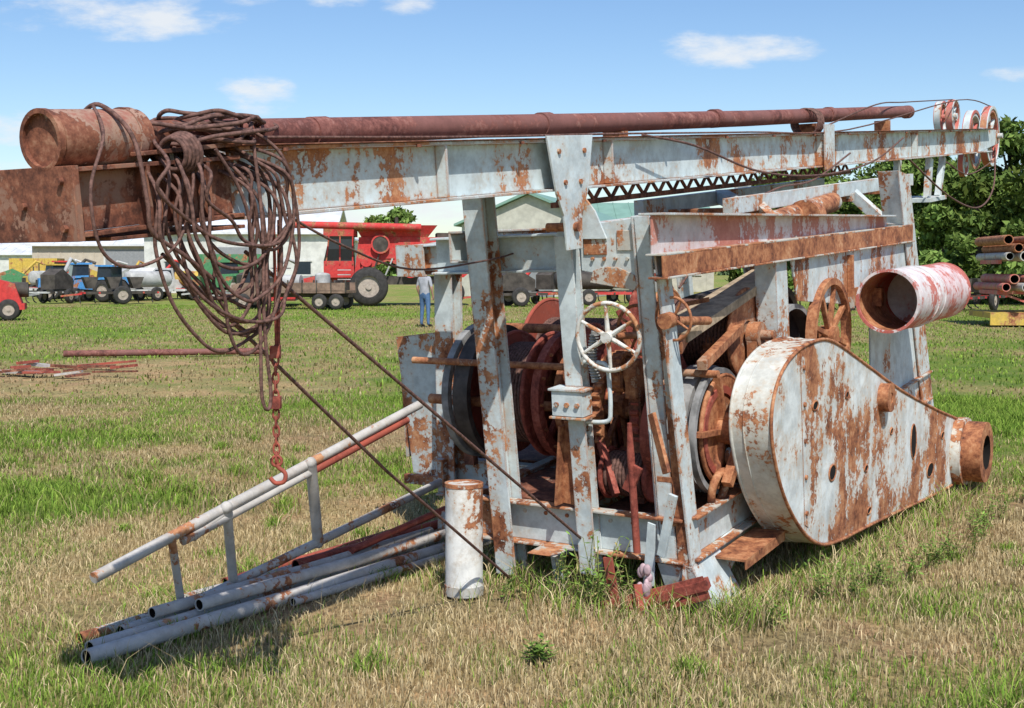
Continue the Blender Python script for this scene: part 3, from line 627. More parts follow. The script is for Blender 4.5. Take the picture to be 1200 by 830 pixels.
def weeds(spec,seed):
    r=np.random.RandomState(seed); P=[];F=[];C=[];o=0
    for (x,y,h,ns,lw) in spec:
        for k in range(ns):
            a0=r.rand()*6.28; tip=np.array([x+math.cos(a0)*h*.55*r.rand(),y+math.sin(a0)*h*.55*r.rand(),h*r.uniform(.5,1.1)]); base=np.array([x+r.normal()*.04,y+r.normal()*.04,0])
            sh=r.uniform(.7,1.4)
            for j in range(9):
                t=.2+.8*j/8; c=base+(tip-base)*t; a=r.rand()*6.28; d=np.array([math.cos(a),math.sin(a),r.uniform(-.1,.6)]); d/=np.linalg.norm(d)
                s=np.array([-math.sin(a),math.cos(a),r.uniform(-.3,.3)]); L=lw*r.uniform(1.6,3.2)*(1.2-.6*t)
                P+=[c,c+d*L*.5+s*lw*.32,c+d*L,c+d*L*.5-s*lw*.32]; F.append([o,o+1,o+2,o+3]); o+=4
                cc=np.array([.15,.25,.05])*sh*(.7+.6*r.rand()) if r.rand()>.12 else np.array([.4,.33,.14]); C+=[cc]*4
            s=np.array([.002,0,0]); P+=[base-s,base+s,tip+s,tip-s]; F.append([o,o+1,o+2,o+3]); o+=4; C+=[np.array([.2,.22,.07])]*4
    return np.array(P),np.array(F),np.array(C)
spec=[(.12,5.45,.10,12,.026),(.42,6.35,.34,16,.024),(.60,6.45,.26,10,.022),(.25,6.5,.24,10,.022),(2.2,6.95,.20,9,.022),(2.55,7.4,.24,10,.022),(2.95,8.0,.2,9,.022),(3.35,8.7,.25,10,.022),(1.55,6.45,.26,10,.02),(1.75,6.5,.2,8,.02),(3.8,9.3,.24,9,.022),(-.75,7.6,.15,8,.018),(-.02,6.5,.12,6,.018),(1.25,6.0,.14,7,.018),(2.0,6.75,.3,7,.018),(2.75,7.6,.3,6,.02),(1.95,6.75,.16,12,.02),(2.4,7.2,.16,12,.02),(3.1,8.3,.2,12,.02)]
P,F,c=weeds(spec,3); me=mkmesh('weed_plants',P,F,c,4); me.materials.append(M_blade); col.objects.link(bpy.data.objects.new('weed_plants',me))
# ------------------------------------------------------------------ trees
M_leaf=attrmat('foliage'); M_bark=simple('bark',(.12,.09,.065),.9,.3,6)
def tree(x,y,H,Wd,seed,nl=11000,ls=.19,name='deciduous_tree'):
    r=np.random.RandomState(seed); m=MB(); e=empty(name,loc=(x,y,0))
    m.tube([(0,0,0),(.1,0,H*.25),(0,.1,H*.6),(.1,.1,H*.88)],[H*.03,H*.023,H*.013,H*.004],9,0)
    cl=[]
    for k in range(36):
        t=r.rand(); zz=H*(.08+.86*t); rr=Wd*.5*math.sin(math.pi*min(1,.22+.76*t))**.7*r.uniform(.25,1); a=r.rand()*6.28
        c=(rr*math.cos(a),rr*math.sin(a),zz); cl.append((c,H*r.uniform(.07,.14),r.uniform(.5,1.4)))
        m.tube([(0,0,max(H*.08,zz-H*.18)),(c[0]*.5,c[1]*.5,zz-H*.05),c],[H*.010,H*.006,H*.002],6,0)
    m.build('trunk',[M_bark],e)
    ci=r.randint(0,len(cl),nl); cen=np.array([cl[i][0] for i in ci]); rad=np.array([cl[i][1] for i in ci]); br=np.array([cl[i][2] for i in ci])
    d=r.normal(size=(nl,3)); d/=np.linalg.norm(d,axis=1)[:,None]; p=cen+d*(rad*r.rand(nl)**.45)[:,None]*np.array([1.15,1.15,.85])
    p[:,2]=np.maximum(p[:,2],.1)
    a=r.normal(size=(nl,3)); a/=np.linalg.norm(a,axis=1)[:,None]; b2=np.cross(a,r.normal(size=(nl,3))); b2/=np.linalg.norm(b2,axis=1)[:,None]
    s=(ls*(.5+r.rand(nl)))[:,None]; Q=np.stack([p-a*s,p+b2*s*.45,p+a*s,p-b2*s*.45],1).reshape(-1,3)
    c=np.array([.12,.19,.05])*br[:,None]*(.6+.8*r.rand(nl)[:,None])+np.array([.03,.02,0])*r.rand(nl)[:,None]
    me=mkmesh('crown',Q,np.arange(nl*4).reshape(-1,4),np.repeat(c,4,axis=0),4); me.materials.append(M_leaf)
    o=bpy.data.objects.new('crown',me); col.objects.link(o); o.parent=e
for i,(x,y,H,w) in enumerate([(17,84,8.0,9),(21.5,88,9.0,10),(25.5,82,10,10),(25.5,66,9.2,9),(29.5,64,10,9),(24.2,72,8.2,9),(33,68,10.6,10),(29,58,8.4,8),(38,74,11,10),(28,92,10.6,10),(22.5,62,6.2,7),(26.5,60,8.2,8)]):
    tree(x,y,H,w,50+i)
tree(-13.5,150,8.6,8,80,4000,.35); tree(-16,152,7.8,6,81,3000,.35); tree(-68,165,7,9,82,3000,.35)
r=np.random.RandomState(9); nl=26000
x=r.uniform(-260,260,nl); prof=3.2+3.0*vnoise(x,x*0,9,31)+2.5*vnoise(x,x*0,2.7,32)
p=np.stack([x,330+r.uniform(-6,6,nl),r.rand(nl)**.7*prof],1)
a=r.normal(size=(nl,3)); a/=np.linalg.norm(a,axis=1)[:,None]; b2=np.cross(a,r.normal(size=(nl,3))); b2/=np.linalg.norm(b2,axis=1)[:,None]
Q=np.stack([p-a*.8,p+b2*.5,p+a*.8,p-b2*.5],1).reshape(-1,3); c=np.array([.11,.16,.08])*(.6+.7*r.rand(nl)[:,None])
me=mkmesh('distant_trees',Q,np.arange(nl*4).reshape(-1,4),np.repeat(c,4,axis=0),4); me.materials.append(M_leaf); col.objects.link(bpy.data.objects.new('distant_trees',me))
# ------------------------------------------------------------------ buildings
M_sid=simple('white_metal_siding',(.60,.60,.56),.5,.14,2); M_rw=simple('pale_metal_roof',(.66,.67,.68),.4,.14,1)
M_sid2=simple('cream_siding',(.48,.47,.40),.6,.14,2)
M_rg=simple('green_metal_roof',(.20,.34,.27),.5,.1,1); M_door=simple('door_grey',(.26,.27,.28),.5,.1); M_glass=simple('window_glass',(.03,.04,.05),.1,.1)
M_tan=simple('tan_siding',(.50,.44,.35),.6,.1,2)
def shed(name,x,y,L,Dp,he,hr,rz,mw,mr,gable_front=False):
    e=empty(name,loc=(x,y,0),rz=rz)
    m=MB(); h=L/2;d=Dp/2
    if gable_front:
        m.poly([(-h,-d,0),(h,-d,0),(h,-d,he),(0,-d,hr),(-h,-d,he)],(0,Dp,0),0)
    else: m.poly([(-h,-d,0),(-h,d,0),(-h,d,he),(-h,0,hr),(-h,-d,he)],(L,0,0),0)
    k=int(L/.9)
    for i in range(k): m.box(-h+.45+i*.9,-h+.50+i*.9,-d-.03,-d-.002,0,he-.05,0)
    m.build('walls',[mw],e)
    m=MB()
    if gable_front:
        for s in (-1,1): m.poly([(0,-d-.4,hr+.03),(s*(h+.4),-d-.4,he-.1),(s*(h+.4),-d-.4,he+.05),(0,-d-.4,hr+.2)],(0,Dp+.8,0),0)
    else:
        for s in (-1,1): m.poly([(-h-.4,0,hr+.03),(-h-.4,s*(d+.4),he-.1),(-h-.4,s*(d+.4),he+.05),(-h-.4,0,hr+.2)],(L+.8,0,0),0)
        for i in range(int(L/1.2)):
            xx=-h+.6+i*1.2; m.poly([(xx,0,hr+.2),(xx,-(d+.4),he+.05),(xx,-(d+.4),he+.10),(xx,0,hr+.25)],(.06,0,0),0)
    m.build('roof',[mr],e)
    m=MB(); m.box(-1.6,1.6,-d-.08,-d-.035,0,min(3.2,he-.4),0); m.box(-1.75,-1.6,-d-.1,-d-.035,0,min(3.3,he-.3),1); m.box(1.6,1.75,-d-.1,-d-.035,0,min(3.3,he-.3),1)
    m.build('door',[M_door,M_sid],e)
    m=MB()
    for sx in (-.35,.35):
        m.box(sx*L-.5,sx*L+.5,-d-.07,-d-.035,1.3,2.2,0); m.box(sx*L-.6,sx*L+.6,-d-.09,-d-.035,1.2,1.3,1); m.box(sx*L-.6,sx*L+.6,-d-.09,-d-.035,2.2,2.3,1)
    m.build('windows',[M_glass,M_sid],e)
shed('white_metal_shed',-19.5,96,13,12,4.2,6.1,.05,M_sid,M_rw)
shed('tan_metal_shed',-31,108,15,10,3.6,5.2,0,M_tan,M_rw)
shed('white_metal_shed',-56,140,22,14,3.2,5.0,0,M_sid,M_rw)
shed('white_metal_shed',-21,120,12,10,4.4,7.2,0,M_sid,M_rw,True)
shed('green_roofed_shed',3.0,86,8.5,16,4.4,6.2,-.25,M_sid2,M_rg,True)
shed('green_roofed_shed',9.8,100,10,12,4.6,6.6,0,M_sid2,M_rg)
# ------------------------------------------------------------------ vehicles / farm machinery
def mach(n,c): return weather(n,c,.32,1.6,edge=0,streak=0,stain=tuple(x*.55+.08 for x in c))
M_cr=mach('red_machine_paint',(.58,.05,.045)); M_tyre=simple('rubber_tyre',(.04,.038,.036),.85,.3); M_hub=simple('wheel_hub_pale',(.40,.34,.28),.5,.2)
M_blue=mach('blue_machine_paint',(.08,.30,.62)); M_green=mach('green_machine_paint',(.08,.26,.11)); M_yel=mach('yellow_machine_paint',(.60,.42,.08))
M_wt=simple('white_vehicle_paint',(.66,.66,.63),.4,.2,2); M_gr=simple('grey_tank',(.42,.42,.40),.6,.25,2); M_chas=simple('chassis_dark',(.07,.06,.05),.7,.4,3)
def wheel(m,x,y,r,w,mt,mh):
    prof=[(r*.55,-w/2),(r*.85,-w/2),(r*.97,-w*.36),(r,-w*.15),(r,w*.15),(r*.97,w*.36),(r*.85,w/2),(r*.55,w/2)]
    seg=28;vs=[];fs=[]
    for a in range(seg):
        t=2*math.pi*a/seg
        for (rr,yy) in prof: vs.append((x+rr*math.cos(t),y+yy,r+rr*math.sin(t)))
    k=len(prof)
    for a in range(seg):
        for j in range(k-1): fs.append((a*k+j,((a+1)%seg)*k+j,((a+1)%seg)*k+j+1,a*k+j+1))
    m.add(vs,fs,mt,True); m.cyl((x,y-w*.3,r),(x,y+w*.3,r),r*.57,20,mh); m.cyl((x,y-w*.42,r),(x,y+w*.42,r),r*.16,12,mh)
def combine(x,y,rz=0,name='combine_harvester',sc=1):
    m=MB() # 0 red 1 tyre 2 hub 3 glass 4 dark 5 grey
    m.poly([(-1.6,-1.4,1.35),(-.2,-1.4,1.9),(.8,-1.4,1.5),(3.0,-1.4,1.2),(3.5,-1.4,1.6),(3.3,-1.4,2.5),(2.2,-1.4,2.9),(-1.4,-1.4,2.9)],(0,2.8,0),0)
    m.poly([(-1.3,-1.35,2.9),(1.5,-1.35,2.9),(1.9,-1.6,3.4),(-1.6,-1.6,3.4)],(0,2.8,0),0)
    m.box(-1.25,.1,-1.44,-1.405,2.0,2.45,0); m.box(.25,1.2,-1.43,-1.405,1.75,2.7,0); m.box(1.35,3.1,-1.45,-1.405,1.5,1.9,4)
    for k in range(7): m.box(1.4,2.9,-1.46,-1.405,2.0+k*.1,2.05+k*.1,4)
    m.cyl((.75,-1.5,1.5),(.75,-1.41,1.5),.32,20,0); m.cyl((1.9,-1.5,1.6),(1.9,-1.41,1.6),.22,20,4); m.beam((.75,-1.48,1.82),(1.9,-1.48,1.82),.03,.05,4); m.beam((.75,-1.48,1.2),(1.9,-1.48,1.38),.03,.05,4)
    m.cyl((-.5,-1.62,2.6),(-.5,-1.42,2.6),.36,24,4); m.ring((-.5,-1.63,2.6),(0,1,0),.40,.33,.04,24,0); m.cyl((-1.1,-1.55,1.9),(-1.1,-1.41,1.9),.25,20,0)
    for k in range(5): m.beam((-1.4+k*.55,-1.5,1.3),(-1.1+k*.55,-1.5,2.0+.2*(k%2)),.05,.06,(0,4,5,0,4)[k])
    m.box(-1.4,2.8,-1.2,1.2,.9,1.25,4)
    m.poly([(-2.9,-.9,1.9),(-1.62,-.9,1.9),(-1.62,-.9,2.95),(-2.65,-.9,2.95)],(0,1.8,0),3); m.box(-2.9,-1.5,-1.0,1.0,2.95,3.3,0); m.box(-2.9,-1.62,-.95,.95,1.2,1.9,0)
    for a in (-2.78,-2.2,-1.66): m.beam((a-.02,-.94,1.75),(a+(.12 if a<-2.5 else 0),-.94,3.0),.10,.06,0)
    m.hexa([(-4.0,-.6,.5),(-1.8,-.6,1.0),(-1.8,.6,1.0),(-4.0,.6,.5),(-4.0,-.6,1.1),(-1.8,-.6,1.6),(-1.8,.6,1.6),(-4.0,.6,1.1)],0)
    m.box(-4.15,-4.0,-2.4,2.4,.4,1.2,0); m.box(-4.9,-4.0,-2.4,2.4,.25,.33,4)
    for s in (-2.4,2.36): m.poly([(-5.1,s,.25),(-4.0,s,.25),(-4.0,s,1.2),(-4.5,s,.9)],(0,.04,0),0)
    m.cyl((-4.5,-2.3,.65),(-4.5,2.3,.65),.22,16,5)
    for k in range(6):
        t=k*math.pi/3; m.beam((-4.75+.45*math.cos(t),-2.3,1.2+.45*math.sin(t)),(-4.75+.45*math.cos(t),2.3,1.2+.45*math.sin(t)),.05,.05,5)
    m.cyl((1.2,-1.7,3.3),(-4.2,-1.9,3.4),.15,14,0); m.cyl((-4.2,-1.9,3.4),(-4.5,-1.9,3.05),.15,14,4)
    m.cyl((.2,.3,3.4),(.2,.3,3.8),.08,10,4); m.box(1.9,3.0,-.9,.9,2.85,3.1,4)
    for k in range(6): m.box(-2.3,-1.75,-1.5,-1.45,.5+k*.2,.54+k*.2,5)
    m.beam((-2.3,-1.48,.4),(-2.3,-1.48,2.5),.04,.04,5); m.beam((-1.75,-1.48,.4),(-1.75,-1.48,2.5),.04,.04,5)
    for s in (-1.5,1.5): wheel(m,-1.0,s,.82,.55,1,2); wheel(m,2.5,s*.9,.55,.38,1,2)
    o=m.build(name,[M_cr,M_tyre,M_hub,M_glass,M_chas,M_gr],None,0,(x,y,0),rz); o.scale=(sc,sc,sc)
combine(-5.6,60,.10,sc=1.08)
def wagon(x,y,rz,mb,tanks=False,name='flatbed_truck',sc=1):
    m=MB()
    m.box(-2.6,2.6,-1.1,1.1,.95,1.08,0); m.box(-2.6,2.6,-.4,.4,.7,.94,4)
    for s in (-1.12,1.09):
        m.box(-2.6,2.6,s,s+.04,1.1,1.55,0)
        for k in range(7): m.box(-2.6+k*.86,-2.54+k*.86,s-.04,s+.08,1.0,1.7,4)
    m.poly([(-4.3,-1,.6),(-2.8,-1,.6),(-2.8,-1,2.3),(-3.5,-1,2.35),(-3.75,-1,1.55),(-4.3,-1,1.4)],(0,2,0),1)
    m.poly([(-3.68,-1.01,1.55),(-2.95,-1.01,1.55),(-2.95,-1.01,2.2),(-3.45,-1.01,2.2)],(0,2.02,0),3)
    m.box(-4.4,-4.28,-1,1,.55,.8,4)
    if tanks:
        m.cyl((-1.9,0,1.55),(-.4,0,1.55),.45,24,5); m.cyl((.9,0,1.1),(.9,0,2.0),.45,24,5); m.sphere((.9,0,2.0),.45,5,(1,1,.3))
        for k in range(5): m.box(1.4+.2*k,1.5+.2*k,-.8,.8,1.1,1.5+.1*(k%3),4)
    for xx in (-3.6,1.0,2.0):
        for s in (-1,1): wheel(m,xx,s,.46,.28,2,6)
    o=m.build(name,[mb,mb,M_tyre,M_glass,M_chas,M_gr,M_hub],None,0,(x,y,0),rz); o.scale=(sc,sc,sc)
wagon(-8.6,54,-.15,simple('weathered_dark_bed',(.22,.15,.11),.8,.35,3),True,'flatbed_truck',.72)
def tractor(x,y,rz,mb,s=1,name='farm_tractor'):
    m=MB()
    m.poly([(-1.9,-.4,.9),(.2,-.4,.8),(.2,-.4,1.6),(-1.8,-.4,1.5)],(0,.8,0),0); m.box(-1.93,-1.90,-.33,.33,.95,1.4,3)
    m.poly([(.1,-.65,1.1),(1.3,-.65,1.1),(1.3,-.65,2.4),(.3,-.65,2.4)],(0,1.3,0),2); m.box(.1,1.5,-.75,.75,2.4,2.52,0)
    for a in (.22,.8,1.3): m.beam((a,-.66,1.1),(a,-.66,2.4),.06,.06,0); m.beam((a,.66,1.1),(a,.66,2.4),.06,.06,0)
    for sg in (-1,1):
        wheel(m,.9,sg*.95,.78,.42,1,4); wheel(m,-1.4,sg*.75,.48,.28,1,4)
        m.poly([(.0,sg*.95-.22,1.0),(.2,sg*.95-.22,1.65),(1.5,sg*.95-.22,1.7),(1.75,sg*.95-.22,1.2),(1.45,sg*.95-.22,1.55),(.3,sg*.95-.22,1.5)],(0,.44,0),0)
    m.cyl((-1.0,.2,1.5),(-1.0,.2,2.3),.05,10,3); m.box(-1.8,1.5,-.25,.25,.5,.9,3)
    o=m.build(name,[mb,M_tyre,M_glass,M_chas,M_hub],None,0,(x,y,0),rz); o.scale=(s,s,s)
tractor(-23.6,68,.5,M_blue,.8); tractor(-21.2,66,-.3,M_blue,.75); tractor(-30.5,84,.8,M_yel,.8); tractor(-16.2,70,.4,M_green,.85)
tractor(-33,92,.2,M_cr,.9); tractor(-24.5,92,.5,M_yel,.8)
def implement(x,y,rz,mb,mc,seed,name='farm_implement'):
    r=random.Random(seed); m=MB(); L=r.uniform(1.2,2.2)
    m.beam((-L,-.5,.55),(L,-.5,.55),.1,.12,0); m.beam((-L,.5,.55),(L,.5,.55),.1,.12,0)
    for k in range(6):
        xx=-L+2*L*k/5; m.beam((xx,-.6,.55),(xx,.6,.55),.08,.08,1); m.tube(catmull([(xx,.5,.55),(xx,.75,.45),(xx,.7,.15),(xx,.55,.05)],4),.03,6,2)
    t=r.choice([0,1,2])
    if t==0: m.cyl((-L*.6,0,1.15),(L*.6,0,1.15),.42,20,1); m.sphere((-L*.6,0,1.15),.42,1,(.4,1,1)); m.sphere((L*.6,0,1.15),.42,1,(.4,1,1))
    elif t==1:
        for k in range(3): m.poly([(-L+.2+k*L*.62,-.35,.75),(-L+.5+k*L*.62,-.35,.75),(-L+.7+k*L*.62,-.35,1.3),(-L+k*L*.62,-.35,1.3)],(0,.7,0),0)
    else:
        m.poly([(-L*.5,-.4,.7),(L*.6,-.4,.7),(L*.6,-.4,1.2),(0,-.4,1.7),(-L*.5,-.4,1.4)],(0,.8,0),0)
        m.tube([(L*.3,0,1.2),(L*.9,0,2.2),(L*1.2,0,2.0)],.09,10,1)
    for s in (-.75,.75): wheel(m,0,s,r.uniform(.3,.45),.2,2,3)
    m.beam((-L,0,.5),(-L-1,0,.4),.08,.08,1)
    m.build(name,[mb,mc,M_tyre,M_hub,M_chas],None,0,(x,y,0),rz)
impl=[(-26.5,74,.4,M_cr,M_gr),(-28.5,78,1.2,M_cr,M_gr),(-25.6,72,.1,M_gr,M_chas),(-19.3,68,.9,M_wt,M_gr),(-17.9,72,.2,M_cr,M_yel),(-14.6,66,.5,M_green,M_gr),(-13.2,74,.2,M_yel,M_chas),(-11.6,72,1.0,M_gr,M_cr),(-22.0,78,.3,M_wt,M_cr),(-33.5,86,.4,M_green,M_yel),(.1,58,.4,M_chas,M_cr),(1.8,62,1.1,M_chas,M_gr),(3.4,60,.2,M_cr,M_chas),(5.5,64,.6,M_chas,M_cr),(-19.0,62,.5,M_chas,M_cr),(-22.4,63,1.3,M_chas,M_gr),(-12.3,62,.8,M_chas,M_gr),(-29.0,88,.4,M_yel,M_gr),(-26.0,86,.9,M_gr,M_yel),(13.2,52,.5,M_cr,M_chas),(18.8,52,.9,M_chas,M_cr)]
for i,t in enumerate(impl): implement(*t,seed=i+3)
def pickup(x,y,rz,mb,name='pickup_truck'):
    m=MB(); w=.95
    m.poly([(-2.6,-w,.5),(2.6,-w,.5),(2.65,-w,1.05),(.9,-w,1.1),(.75,-w,1.72),(-.55,-w,1.75),(-1.15,-w,1.12),(-2.55,-w,1.02)],(0,2*w,0),0)
    m.poly([(-.98,-w-.01,1.14),(.72,-w-.01,1.14),(.6,-w-.01,1.62),(-.5,-w-.01,1.65)],(0,2*w+.02,0),2)
    m.box(1.0,2.5,-w+.1,w-.1,1.06,1.12,3); m.box(-2.7,-2.6,-w,w,.5,.7,3)
    for xx in (-1.65,1.6):
        for s in (-.88,.88): wheel(m,xx,s,.38,.26,1,4)
    m.build(name,[mb,M_tyre,M_glass,M_chas,M_hub],None,.02,(x,y,0),rz)
pickup(-20.0,71,1.0,M_wt)
def grainwagon(x,y,rz,mb,name='gravity_grain_wagon'):
    m=MB(); m.poly([(-1.8,-1.2,1.5),(-.4,-1.2,.8),(.4,-1.2,.8),(1.8,-1.2,1.5),(1.8,-1.2,2.5),(-1.8,-1.2,2.5)],(0,2.4,0),0)
    for k in range(5): m.box(-1.7+k*.83,-1.62+k*.83,-1.26,-1.205,1.5,2.5,0)
    m.box(-1.9,1.9,-.3,.3,.5,.7,1)
    for xx in (-1.3,1.3):
        for s in (-1,1): wheel(m,xx,s,.42,.25,2,3)
    m.beam((-1.9,0,.6),(-3.2,0,.4),.1,.1,1); m.build(name,[mb,M_chas,M_tyre,M_hub],None,0,(x,y,0),rz)
grainwagon(-15.6,72,.1,M_green); grainwagon(-37,100,.1,M_yel)
m=MB()
m.box(-.9,.9,-.6,.6,.35,.55,0); m.poly([(-.8,-.5,.55),(.8,-.5,.55),(.6,-.5,1.2),(-.5,-.5,1.5)],(0,1,0),0); m.cyl((-1,0,1.0),(1,0,1.0),.25,16,1)
for s in (-.55,.55): wheel(m,.4,s,.35,.2,2,3)
for k in range(4): m.beam((-.7+k*.4,-.62,.4),(-.7+k*.4,-.62,1.5),.05,.05,0)
m.beam((-.9,0,.5),(-2,0,.4),.1,.1,0); m.build('red_farm_implement',[M_cr,M_chas,M_tyre,M_hub],None,0,(-17.1,42.5,0),.3)
# ------------------------------------------------------------------ pipe rack trailer
m=MB()
m.box(-1.5,5.5,-1.2,1.2,.25,.42,0); m.box(-1.5,5.5,-1.26,-1.2,.05,.42,0)
for xx in (-1.2,.3,1.8,3.3,4.8):
    m.beam((xx,-1.0,.4),(xx,-1.0,2.9),.12,.12,1); m.beam((xx,1.0,.4),(xx,1.0,2.9),.12,.12,1); m.beam((xx,-1,1.0),(xx,1,1.0),.1,.12,1); m.beam((xx,-1,1.9),(xx,1,1.9),.1,.12,1)
m.beam((-1.2,-1.0,1.0),(4.8,-1.0,1.0),.08,.1,1); m.beam((-1.2,-1.0,1.0),(.3,-1.0,.45),.06,.06,1); m.beam((1.8,-1.0,1.0),(.3,-1.0,.45),.06,.06,1)
rp=random.Random(3)
for L,z0 in ((0,1.16),(1,2.06)):
    for j in range(2+L):
        for k in range(13):
            xx=-1.1+k*.45+rp.uniform(-.04,.04)+(.2 if j%2 else 0); rr=rp.uniform(.10,.15); zz=z0+j*.24; mi=rp.choice([2,2,1,5,5])
            y0=-1.5+rp.uniform(-.3,.1)
            m.cyl((xx,y0,zz),(xx,1.8,zz),rr,14,mi,cap=False); m.cyl((xx,y0+.004,zz),(xx,1.8,zz),rr*.82,12,6,cap=False); m.ring((xx,y0,zz),(0,1,0),rr,rr*.82,.01,14,mi); m.cyl((xx,1.7,zz),(xx,1.75,zz),rr*.8,12,6)
for xx in (1.2,2.4): wheel(m,xx,-1.3,.36,.2,3,4)
m.build('pipe_rack_trailer',[M_yel,M_redpaint,M_rust,M_tyre,M_hub,M_galv,M_black],None,0,(15.6,38.5,0),-.1)
# ------------------------------------------------------------------ person
def person(x,y,rz):
    J={'pel':(0,0,.95,.15),'wst':(0,0,1.08,.14),'chs':(0,.01,1.32,.17),'nkb':(0,.01,1.47,.075),'nk':(0,0,1.53,.058),'hd':(0,-.01,1.63,.095),'ht':(0,-.01,1.70,.085),
    'shL':(.17,.01,1.42,.068),'elL':(.25,.03,1.14,.045),'wrL':(.24,-.08,.92,.032),'haL':(.235,-.11,.86,.036),
    'shR':(-.17,.01,1.42,.068),'elR':(-.25,.02,1.14,.045),'wrR':(-.23,-.07,.92,.032),'haR':(-.225,-.10,.86,.036),
    'hpL':(.095,0,.88,.10),'knL':(.11,-.02,.5,.065),'anL':(.115,.02,.10,.045),'ftL':(.12,-.05,.045,.04),'toL':(.13,-.16,.035,.032),
    'hpR':(-.095,0,.88,.10),'knR':(-.12,0,.5,.065),'anR':(-.14,.04,.10,.045),'ftR':(-.145,-.03,.045,.04),'toR':(-.16,-.14,.035,.032)}
    E=[('pel','wst'),('wst','chs'),('chs','nkb'),('nkb','nk'),('nk','hd'),('hd','ht'),('chs','shL'),('shL','elL'),('elL','wrL'),('wrL','haL'),('chs','shR'),('shR','elR'),('elR','wrR'),('wrR','haR'),
    ('pel','hpL'),('hpL','knL'),('knL','anL'),('anL','ftL'),('ftL','toL'),('pel','hpR'),('hpR','knR'),('knR','anR'),('anR','ftR'),('ftR','toR')]
    for s,sx in (('L',1),('R',-1)):
        hx,hy,hz,_=J['ha'+s]
        for k in range(4):
            J[f'f{s}{k}']=(hx+sx*.0,hy-.025+k*.018,hz-.05-.006*(k in(1,2)),.009); J[f'g{s}{k}']=(hx-sx*.012,hy-.03+k*.018,hz-.085,.008); E+=[('ha'+s,f'f{s}{k}'),(f'f{s}{k}',f'g{s}{k}')]
        J['t'+s]=(hx-sx*.01,hy-.045,hz-.03,.010); E.append(('ha'+s,'t'+s))
    ks=list(J); me=bpy.data.meshes.new('p'); me.from_pydata([J[k][:3] for k in ks],[(ks.index(a),ks.index(b)) for a,b in E],[])
    o=bpy.data.objects.new('tmp',me); col.objects.link(o); o.modifiers.new('s','SKIN'); sub=o.modifiers.new('ss','SUBSURF'); sub.levels=1
    for i,k in enumerate(ks):
        sv=me.skin_vertices[0].data[i]; sv.radius=(J[k][3],J[k][3]*(.75 if k in('chs','wst','pel') else 1)); sv.use_root=(k=='pel')
    dg=bpy.context.evaluated_depsgraph_get(); m2=bpy.data.meshes.new_from_object(o.evaluated_get(dg)); bpy.data.objects.remove(o)
    mats=[simple('skin',(.45,.27,.19),.6,.1),simple('grey_shirt',(.36,.37,.40),.85,.15),simple('blue_jeans',(.08,.15,.28),.85,.2),simple('hair_dark',(.05,.035,.025),.8,.2),M_chas]
    m2.materials.clear()
    for q in mats: m2.materials.append(q)
    for p in m2.polygons:
        c=p.center; p.use_smooth=True
        if c.z<.08: k=4
        elif abs(c.x)>.18 and c.z<1.2 and c.z>.7: k=0
        elif c.z<1.0: k=2
        elif c.z<1.49: k=1
        elif c.z>1.66 or (c.y>.03 and c.z>1.56): k=3
        else: k=0
        p.material_index=k
    o=bpy.data.objects.new('body',m2); col.objects.link(o); e=empty('standing_person',loc=(x,y,0),rz=rz); o.parent=e
    m=MB()
    for s in (-1,1): m.sphere((s*.032,-.098,1.645),.012,1); m.sphere((s*.095,0,1.635),.022,0,(.4,.8,1.2))
    m.sphere((0,-.108,1.62),.016,0,(.8,1,1.3)); m.box(-.025,.025,-.104,-.098,1.583,1.59,1)
    m.build('face',[mats[0],mats[3]],e)
person(-2.55,37.5,2.6)
# ------------------------------------------------------------------ world / light / camera
el=math.radians(52); S=V((.20,-.98,0)).normalized()*math.cos(el)+V((0,0,math.sin(el)))
w=bpy.data.worlds.new('World'); scene.world=w; w.use_nodes=True; nt=w.node_tree; bg=nt.nodes['Background']
sky=N(nt,'ShaderNodeTexSky',sky_type='NISHITA'); sky.sun_disc=False; sky.sun_elevation=el; sky.sun_rotation=math.atan2(S.x,S.y); sky.air_density=1.0; sky.dust_density=.5; sky.ozone_density=2.6
hs=N(nt,'ShaderNodeHueSaturation'); hs.inputs['Hue'].default_value=.505; hs.inputs['Saturation'].default_value=1.15; hs.inputs['Value'].default_value=1.03; nt.links.new(sky.outputs[0],hs.inputs['Color'])
tc=N(nt,'ShaderNodeTexCoord'); sp=N(nt,'ShaderNodeSeparateXYZ'); nt.links.new(tc.outputs['Generated'],sp.inputs[0])
yy=math_(nt,'MAXIMUM',sp.outputs[1],.001); cu=math_(nt,'DIVIDE',sp.outputs[0],yy); cv=math_(nt,'DIVIDE',sp.outputs[2],yy)
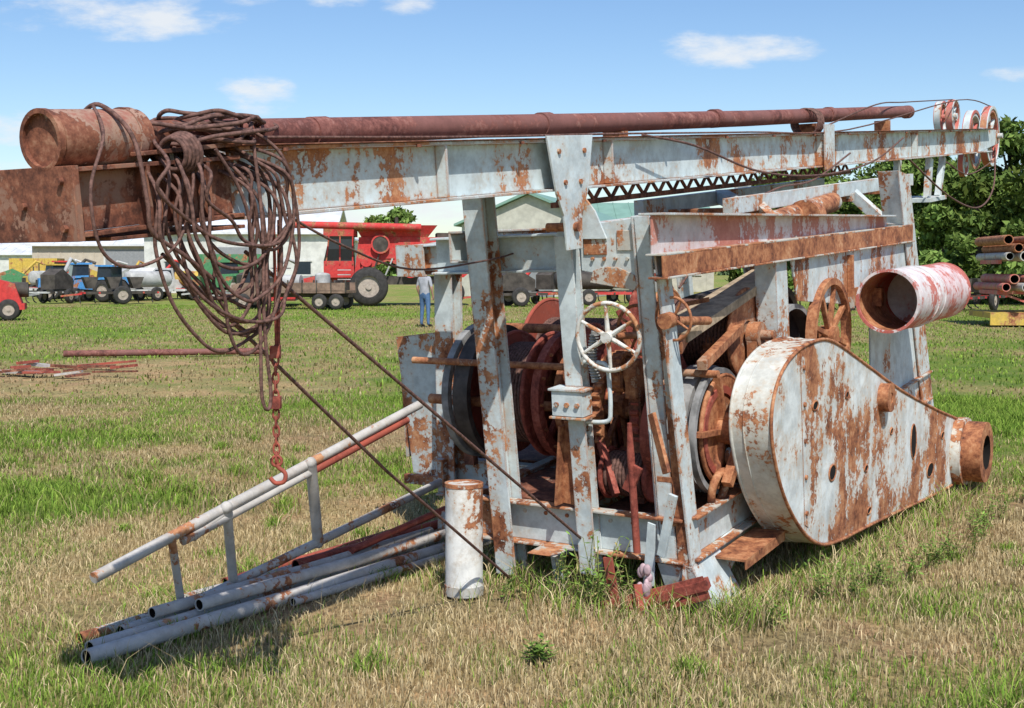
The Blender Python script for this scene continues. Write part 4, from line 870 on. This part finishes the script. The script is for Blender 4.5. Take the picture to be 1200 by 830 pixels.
cb=N(nt,'ShaderNodeCombineXYZ'); nt.links.new(cu,cb.inputs[0]); nt.links.new(math_(nt,'MULTIPLY',cv,2.8),cb.inputs[1])
nz=noise(nt,cb.outputs[0],16,8,.62); tot=None
for (az,elv,rx,ry) in [(.167,.169,.080,.017),(-.30,.194,.105,.022),(-.198,.135,.036,.020),(-.081,.203,.030,.011),(-.38,.111,.055,.018),(-.213,.209,.04,.010),(-.133,.209,.04,.010),(-.36,.073,.10,.014),(-.053,.043,.2,.02),(.393,.15,.034,.008)]:
    a=math_(nt,'DIVIDE',math_(nt,'SUBTRACT',cu,az),rx); b_=math_(nt,'DIVIDE',math_(nt,'SUBTRACT',cv,elv),ry)
    d=math_(nt,'ADD',math_(nt,'MULTIPLY',a,a),math_(nt,'MULTIPLY',b_,b_)); f_=math_(nt,'SUBTRACT',1.0,d,True)
    tot=f_ if tot is None else math_(nt,'MAXIMUM',tot,f_)
cm=sstep(nt,math_(nt,'ADD',math_(nt,'MULTIPLY',tot,.46),math_(nt,'MULTIPLY',math_(nt,'SUBTRACT',nz,.53),1.5)),.03,.60)
cm=math_(nt,'MULTIPLY',cm,sstep(nt,tot,.0,.25))
cm=math_(nt,'MULTIPLY',cm,sstep(nt,sp.outputs[1],.02,.1)); cm=math_(nt,'MULTIPLY',cm,.88)
cc=mix(nt,cm,hs.outputs[0],(6.2,6.4,6.6)); nt.links.new(cc,bg.inputs[0]); bg.inputs[1].default_value=.14
L=bpy.data.lights.new('sun','SUN'); L.energy=5.0; L.angle=math.radians(.53); L.color=(1,.955,.89); lo=bpy.data.objects.new('sun',L); col.objects.link(lo); lo.rotation_euler=S.to_track_quat('Z','Y').to_euler()
cam=bpy.data.cameras.new('camera'); cam.lens=45; cam.sensor_width=36; cam.clip_end=5000; co_=bpy.data.objects.new('camera',cam); col.objects.link(co_)
co_.location=(0,0,1.7); co_.rotation_euler=(math.pi/2-math.atan(100/1500),0,0); scene.camera=co_
scene.view_settings.view_transform='Standard'; scene.view_settings.look='None'; scene.view_settings.exposure=0
